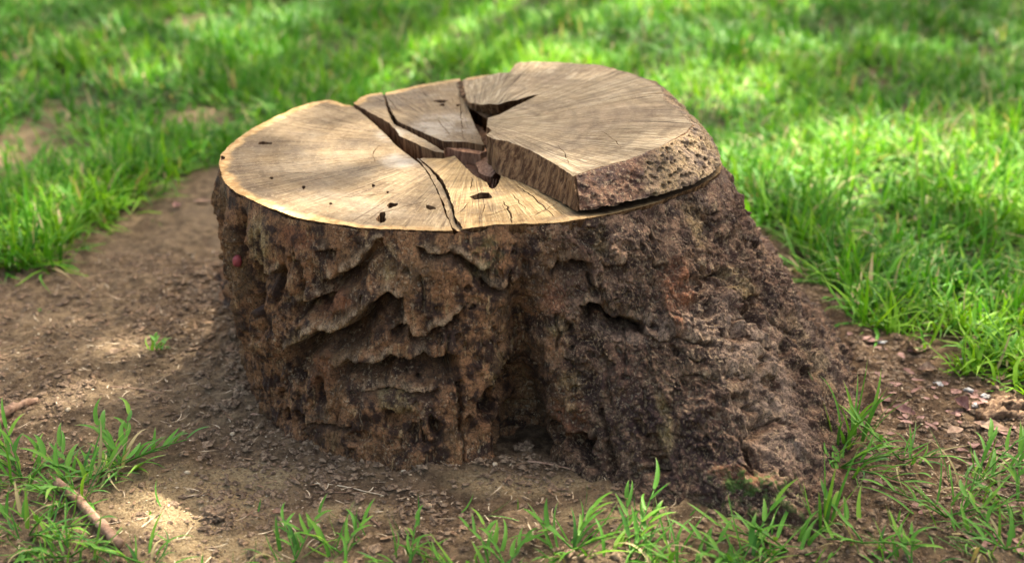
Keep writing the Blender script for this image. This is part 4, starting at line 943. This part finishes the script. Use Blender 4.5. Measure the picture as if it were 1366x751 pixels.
pebs = [(250, 635, 'cream crumb between the corner grass and the sandy patch'), (310, 580, 'pale crumb above the sandy patch'), (423, 707, 'white crumb above the low tuft at the bottom'), (540, 640, 'tan chip just before the front root'), (92, 553, 'pale crumb above the corner grass patch'),
        (572, 682, 'grey pebble on the soil below the stump centre'), (660, 636, 'small tan crumb below the deep hollow')]
for i, (u, v, lab) in enumerate(pebs):
    o = link('pebble', rock_mesh('pebble', .006, .0045, .0035, i + 60, 2, .3), PALEM); put(o, u, v, i * 71, (0, 0), .001); tag(o, lab, 'pebble', PB)

def stick(name, a, b, r0, r1, mat, label, cat, bow=.01, n=26, rough=.25, lift=.0, seed=0, group=None):
    pa, pb = P(*a, 0), P(*b, 0); t = np.linspace(0, 1, n); x = pa[0] + (pb[0] - pa[0]) * t; y = pa[1] + (pb[1] - pa[1]) * t
    d = pb - pa; nn_ = np.array([-d[1], d[0]]) / np.linalg.norm(d); k = bow * np.sin(np.pi * t) + .15 * bow * np.sin(7 * t + seed); x += nn_[0] * k; y += nn_[1] * k
    g0 = gz(x, y, False); zl = np.interp(t, [0, 1], [g0[0], g0[-1]]); z = np.maximum(zl, g0) + np.interp(t, [0, 1], [r0, r1]) * .7 + lift
    c = np.array([x[0], y[0], 0]); o = link(name, tube_mesh(name, np.stack([x, y, z], 1) - c, r0 + (r1 - r0) * t, 10, rough, seed), mat, None, tuple(c)); return tag(o, label, cat, group)
stick('fallen_stick', (78, 655), (160, 738), .0085, .0078, STICKM, 'thick brown fallen stick lying in the grass at lower left', 'stick', .004, 26, .25, .004)
stick('dead_root', (-30, 592), (50, 537), .017, .006, STICKM, 'knobbly brown dead root lying on soil at the left edge', 'root', .014, 30, .7, -.002, 3)
stick('dry_straw', (420, 650), (512, 668), .0011, .0009, PALEM, 'long dry straw on the soil below the front left root', 'straw', .004, 16, .1, .004)
stick('dry_straw', (418, 660), (480, 662), .0008, .0007, STICKM, 'thin darker straw parallel and below the long one', 'straw', -.003, 16, .1, .003)
stick('dry_straw', (1160, 530), (1177, 566), .0035, .002, WOODP, 'pale split root splinter running down the right edge of the stump', 'splinter', .003, 14, .4, .01, 5)
stick('dry_straw', (485, 695), (507, 710), .0022, .0016, STICKM, 'short brown twig above the bottom edge, left of centre', 'twig', .001, 10, .2, .002)
stick('dry_straw', (1190, 672), (1250, 700), .0015, .001, STICKM, 'thin dark twig on the soil at lower right', 'twig', .006, 14, .2, .002)
stick('dry_straw', (1010, 600), (1010, 601), .0015, .001, STICKM, 'x', 'twig') if False else None
stick('dry_straw', (704, 628), (760, 640), .0022, .0012, STICKM, 'dark splinter lying before the deep hollow of the stump', 'twig', .003, 14, .3, .002)
stick('dry_straw', (148, 520), (215, 528), .0012, .0009, STICKM, 'thin half-buried rootlet left of the stump', 'twig', .006, 16, .2, .001)
# rotten wood lump at the right edge
o = empty('rotten_wood', (*P(1345, 555, 0), float(gz(*P(1345, 555, 0))[0]))); tag(o, 'splintered lump of rotten brown wood at the right edge', 'rotten wood')
for i, (dx, dy, dz, L, r) in enumerate([(0, 0, .008, .12, .014), (.01, .022, .012, .10, .010), (-.01, -.02, .006, .09, .009), (.02, -.005, .022, .07, .007), (.03, .012, .02, .06, .006)]):
    t = np.linspace(-.5, .5, 18); p = np.stack([dx + L * t, dy + .12 * L * t + .004 * np.sin(5 * t + i), dz + .004 * np.sin(4 * t + i)], 1)
    link('splinter', tube_mesh('splinter', p, r * (1 - 1.6 * np.abs(t) ** 2.2), 9, .8, i), WOODP, o)
# red fruit lodged in the groove at the left of the stump
fu, fv = PX(V[..., 0], V[..., 1], V[..., 2]); cnd = np.where((np.hypot(fu - 322, fv - 352) < 5) & vis, V[..., 1], 9.); q = np.unravel_index(np.argmin(cnd), cnd.shape); loc = V[q] + N[q] * .003   # the outermost bark there
o = link('red_berry', rock_mesh('red_berry', .008, .008, .011, 5, 3, .12), REDM, None, tuple(loc)); tag(o, 'small dull red berry stuck in the groove at the far left of the stump', 'berry')

# fine crumbs that nobody could count
def scatter_rocks(name, n, area, smin, smax, mat, label, seed, cat, near=False, flat=.6):
    g_ = np.random.default_rng(seed); x = g_.uniform(area[0], area[1], n * 3); y = g_.uniform(area[2], area[3], n * 3)
    k = (bareness(x, y) > .3); x, y = x[k], y[k]; d = stump_dist(x, y); k = d > -.01; x, y, d = x[k], y[k], d[k]
    pr = (.25 + .75 * ss(-.3, .4, fbm(p3(x * 7, y * 7), 3, seed))) * (1 if not near else np.exp(-(np.clip(d, 0, 1) / .12) ** 1.2)); k = g_.random(len(x)) < pr; x, y = x[k][:n], y[k][:n]; m_ = len(x)
    ico = np.array([(1, 0, 0), (-1, 0, 0), (0, 1, 0), (0, -1, 0), (0, 0, 1), (0, 0, -1)], float); nv_ = 6
    fc = np.array([(0, 2, 4), (2, 1, 4), (1, 3, 4), (3, 0, 4), (2, 0, 5), (1, 2, 5), (3, 1, 5), (0, 3, 5)])
    s = smin * (smax / smin) ** (g_.random(m_) ** 2.2); v = ico[None] * (1 + g_.uniform(-.35, .35, (m_, 6, 1))) + g_.uniform(-.3, .3, (m_, 6, 3)); v = v * (s[:, None] * np.stack([np.ones(m_), g_.uniform(.5, 1, m_), g_.uniform(.4, 1, m_) * flat], 1))[:, None]
    a = g_.uniform(0, 6.28, m_); c_, s_2 = np.cos(a)[:, None], np.sin(a)[:, None]; vx = v[..., 0] * c_ - v[..., 1] * s_2; vy = v[..., 0] * s_2 + v[..., 1] * c_
    z = gz(x, y); V_ = np.stack([vx + x[:, None], vy + y[:, None], v[..., 2] + (z + s * .30)[:, None]], -1).reshape(-1, 3); F = (fc[None] + (np.arange(m_) * 6)[:, None, None]).reshape(-1, 3)
    o = link(name, mesh_np(name, V_, [F], None, False), mat); tag(o, label, cat, kind='stuff')
scatter_rocks('soil_crumbs', 24000, (-1.15, 1.15, -.95, .6), .0016, .009, CRUMB, 'loose crumbs of brown earth scattered over the bare soil', 101, 'soil crumbs')
scatter_rocks('bark_crumbs', 9000, (-.8, .9, -.8, .5), .002, .013, CRUMB, 'crumbled bark heaped along the foot of the stump', 102, 'bark crumbs', True)
scatter_rocks('sand_grains', 4000, (-1.1, 1.1, -.95, .5), .001, .0035, PALEM, 'pale grit and dry flecks scattered over the soil', 103, 'grit', False, .4)

# splinters, straw bits and small sparse blades over the soil
def bits(name, n, L, W, th, mat, label, cat, seed, area=(-1.15, 1.2, -.95, .6), tint=None, near=.3):
    g2 = np.random.default_rng(seed); x = g2.uniform(area[0], area[1], n * 3); y = g2.uniform(area[2], area[3], n * 3); k = (bareness(x, y) > .4) & (stump_dist(x, y) > .005)
    pr = near + (1 - near) * ss(-.1, .4, fbm(p3(x * 5, y * 5), 3, seed)); k &= g2.random(len(x)) < pr; x, y = x[k][:n], y[k][:n]; m_ = len(x)
    t_ = np.full(m_, 1.) if tint is None else np.clip(g2.normal(tint, .2, m_), 0, .94)
    stuff(name, blades(x, y, gz(x, y) + .001, g2.uniform(0, 6.28, m_), g2.uniform(*th, m_), g2.normal(0, .25, m_), g2.uniform(*L, m_), g2.uniform(*W, m_), 4, t_, .3, g2.normal(0, .3, m_)), mat, label, cat)
bits('straw_litter', 650, (.008, .04), (.0008, .0022), (1.35, 1.62), PALEM, 'short bits of dry straw strewn over the bare soil', 'straw', 301)
bits('bark_litter', 900, (.006, .03), (.002, .007), (1.3, 1.65), WOODP, 'thin flakes of bark and rotten wood strewn over the bare soil', 'bark flakes', 302)
bits('leaf_litter', 240, (.010, .030), (.006, .014), (1.2, 1.6), LEAFR, 'scraps of brown dead leaves on the soil right of the stump', 'leaf scraps', 303, (.55, 1.2, -.8, .1))
bits('sparse_grass', 260, (.02, .06), (.002, .005), (.1, 1.3), WEED, 'single small green blades coming up here and there through the soil', 'grass', 304, (-1.1, 1.2, -.95, -.55), .5)

# ------------------------------------------------------------------ the tree whose crown shades the place (it stands beyond the top of the frame)
TREE = empty('shade_tree', (3.4, 9.2, 0)); tag(TREE, 'large leafy tree behind the lawn whose crown hangs over the stump', 'tree')
TO = np.array([3.4, 9.2, 0])
tp = np.array([(0, 0, -.2), (.05, 0, 1.2), (-.1, -.2, 2.6), (-.4, -.6, 4.0), (-.8, -1.2, 5.2), (-1.2, -2, 6.4), (-1.6, -3, 7.4)])
trs = resample(np.column_stack([tp[:, 0], tp[:, 2]]), .25, False); ty = np.interp(trs[:, 1], tp[:, 2], tp[:, 1])
link('trunk', tube_mesh('shade_trunk', np.column_stack([trs[:, 0], ty, trs[:, 1]]), np.interp(trs[:, 1], [0, 1, 7.4], [.42, .3, .12]), 18, .15), TRUNKM, TREE)
g_ = np.random.default_rng(5)
for i in range(14):
    a = g_.uniform(0, 6.28); s0 = np.array(tp[3 + i % 4]); L = g_.uniform(2.5, 4.5); e = s0 + np.array([math.cos(a) * L, math.sin(a) * L - 1.2, g_.uniform(.6, 2)])
    t = np.linspace(0, 1, 12)[:, None]; p = s0 + (e - s0) * t + np.array([0, 0, .5]) * np.sin(np.pi * t)
    link('limb', tube_mesh('limb', p, np.linspace(.09, .02, 12), 8, .2, i), TRUNKM, TREE)
LIT = [(1150, 215, 230, 48, 1.), (1330, 270, 120, 40, 1.), (960, 120, 110, 40, .95), (1060, 290, 80, 40, .6), (470, 110, 170, 36, .95), (240, 105, 110, 26, .8), (650, 14, 90, 16, 1.), (560, 60, 90, 25, .7), (50, 300, 75, 42, .95),
       (90, 210, 60, 14, .6), (250, 690, 80, 44, .9), (150, 640, 40, 16, .5), (420, 700, 120, 30, .45), (800, 50, 60, 20, .7), (1330, 620, 50, 30, .5), (1250, 380, 80, 30, .5), (930, 730, 60, 20, .7), (40, 20, 50, 14, .6), (720, 740, 60, 14, .5)]
LITW = [(*world_spots([l[:4]])[0], l[4]) for l in LIT] + [(.30, -.62, .20, .14, .22)]
# places on the stump top that a little sun reaches
for (u, v, rx, ry, kk) in [(640, 262, .14, .08, .3), (575, 165, .07, .06, .2), (940, 200, .10, .12, .5)]:
    c = P(u, v, H); off_ = -np.array([SUN.x, SUN.y]) / SUN.z * H; LITW.append((c[0] + off_[0], c[1] + off_[1], rx, ry, kk))
n = 68000; cz = g_.uniform(7, 12, n); gxq = g_.uniform(-6.5, 6.5, n); gyq = g_.uniform(-4.5, 8.5, n)      # where each leaf's shade would fall
cx_ = gxq + SUN.x / SUN.z * cz; cy_ = gyq + SUN.y / SUN.z * cz
cl = fbm(np.stack([cx_ * .9, cy_ * .9, cz * .9], 1), 3, 201)
keep_ = (g_.random(n) < (.45 + .55 * ss(-.35, .25, cl)))
pr = np.zeros(n)
for a, b, c, d, k in LITW: pr = np.maximum(pr, k * (1 - ss(.75, 1.15, np.hypot((gxq - a) / c, (gyq - b) / d))))
lawn = ss(.55, 1.0, gyq + .12 * np.abs(gxq)) * ss(-.15, .2, fbm(p3(gxq * 1.4, gyq * 1.1), 3, 202)) * .95
dk = espot(gxq, gyq, world_spots([(1230, 110, 190, 40), (1270, 35, 190, 36), (400, 62, 80, 14), (150, 62, 110, 12), (60, 205, 70, 26), (200, 190, 60, 18), (880, 190, 60, 20), (480, 30, 80, 10), (1100, 40, 90, 14), (1310, 360, 70, 24), (1120, 390, 50, 20)]))
pr = np.maximum(pr * (1 - dk), lawn * (1 - .95 * dk)); keep_ |= (dk > .5) & (g_.random(n) < .9); keep_ &= g_.random(n) > pr * .985; keep_ &= (gyq > -1.5 + .5 * np.sin(gxq * 2)) | (g_.random(n) < .12)
cx_, cy_, cz = cx_[keep_], cy_[keep_], cz[keep_]; n = len(cx_)
v, f, t1, al = blades(cx_, cy_, cz, g_.uniform(0, 6.28, n), g_.uniform(.7, 1.9, n), g_.uniform(.1, .8, n), g_.uniform(.12, .2, n), g_.uniform(.06, .10, n), 3, np.clip(g_.normal(.4, .2, n), 0, .9))
o = link('crown', mesh_np('crown', v - TO, [f], {'tint': t1, 'along': al * .5}), CANOPY, TREE); o['kind'] = 'stuff'

# unseen leaf ring added behind and beside the camera to block low sky light
n = 19000; az_ = g_.uniform(R(85), R(275), n); rad_ = g_.uniform(9, 13, n); zq = g_.uniform(0, 1, n) ** .8 * (2.6 + .9 * np.sin(az_ * 5))
v, f, t1, al = blades(rad_ * np.sin(az_), rad_ * np.cos(az_) - 1, zq, g_.uniform(0, 6.28, n), g_.uniform(.4, 1.9, n), g_.uniform(.1, .8, n), g_.uniform(.3, .5, n), g_.uniform(.2, .34, n), 3, np.clip(g_.normal(.4, .2, n), 0, .9))
o = link('sky_blocker', mesh_np('sky_blocker', v, [f], {'tint': t1, 'along': al * .5}), CANOPY); tag(o, 'added ring of leaves behind the viewpoint, unseen, holding back low sky light', 'leaf screen', kind='stuff')
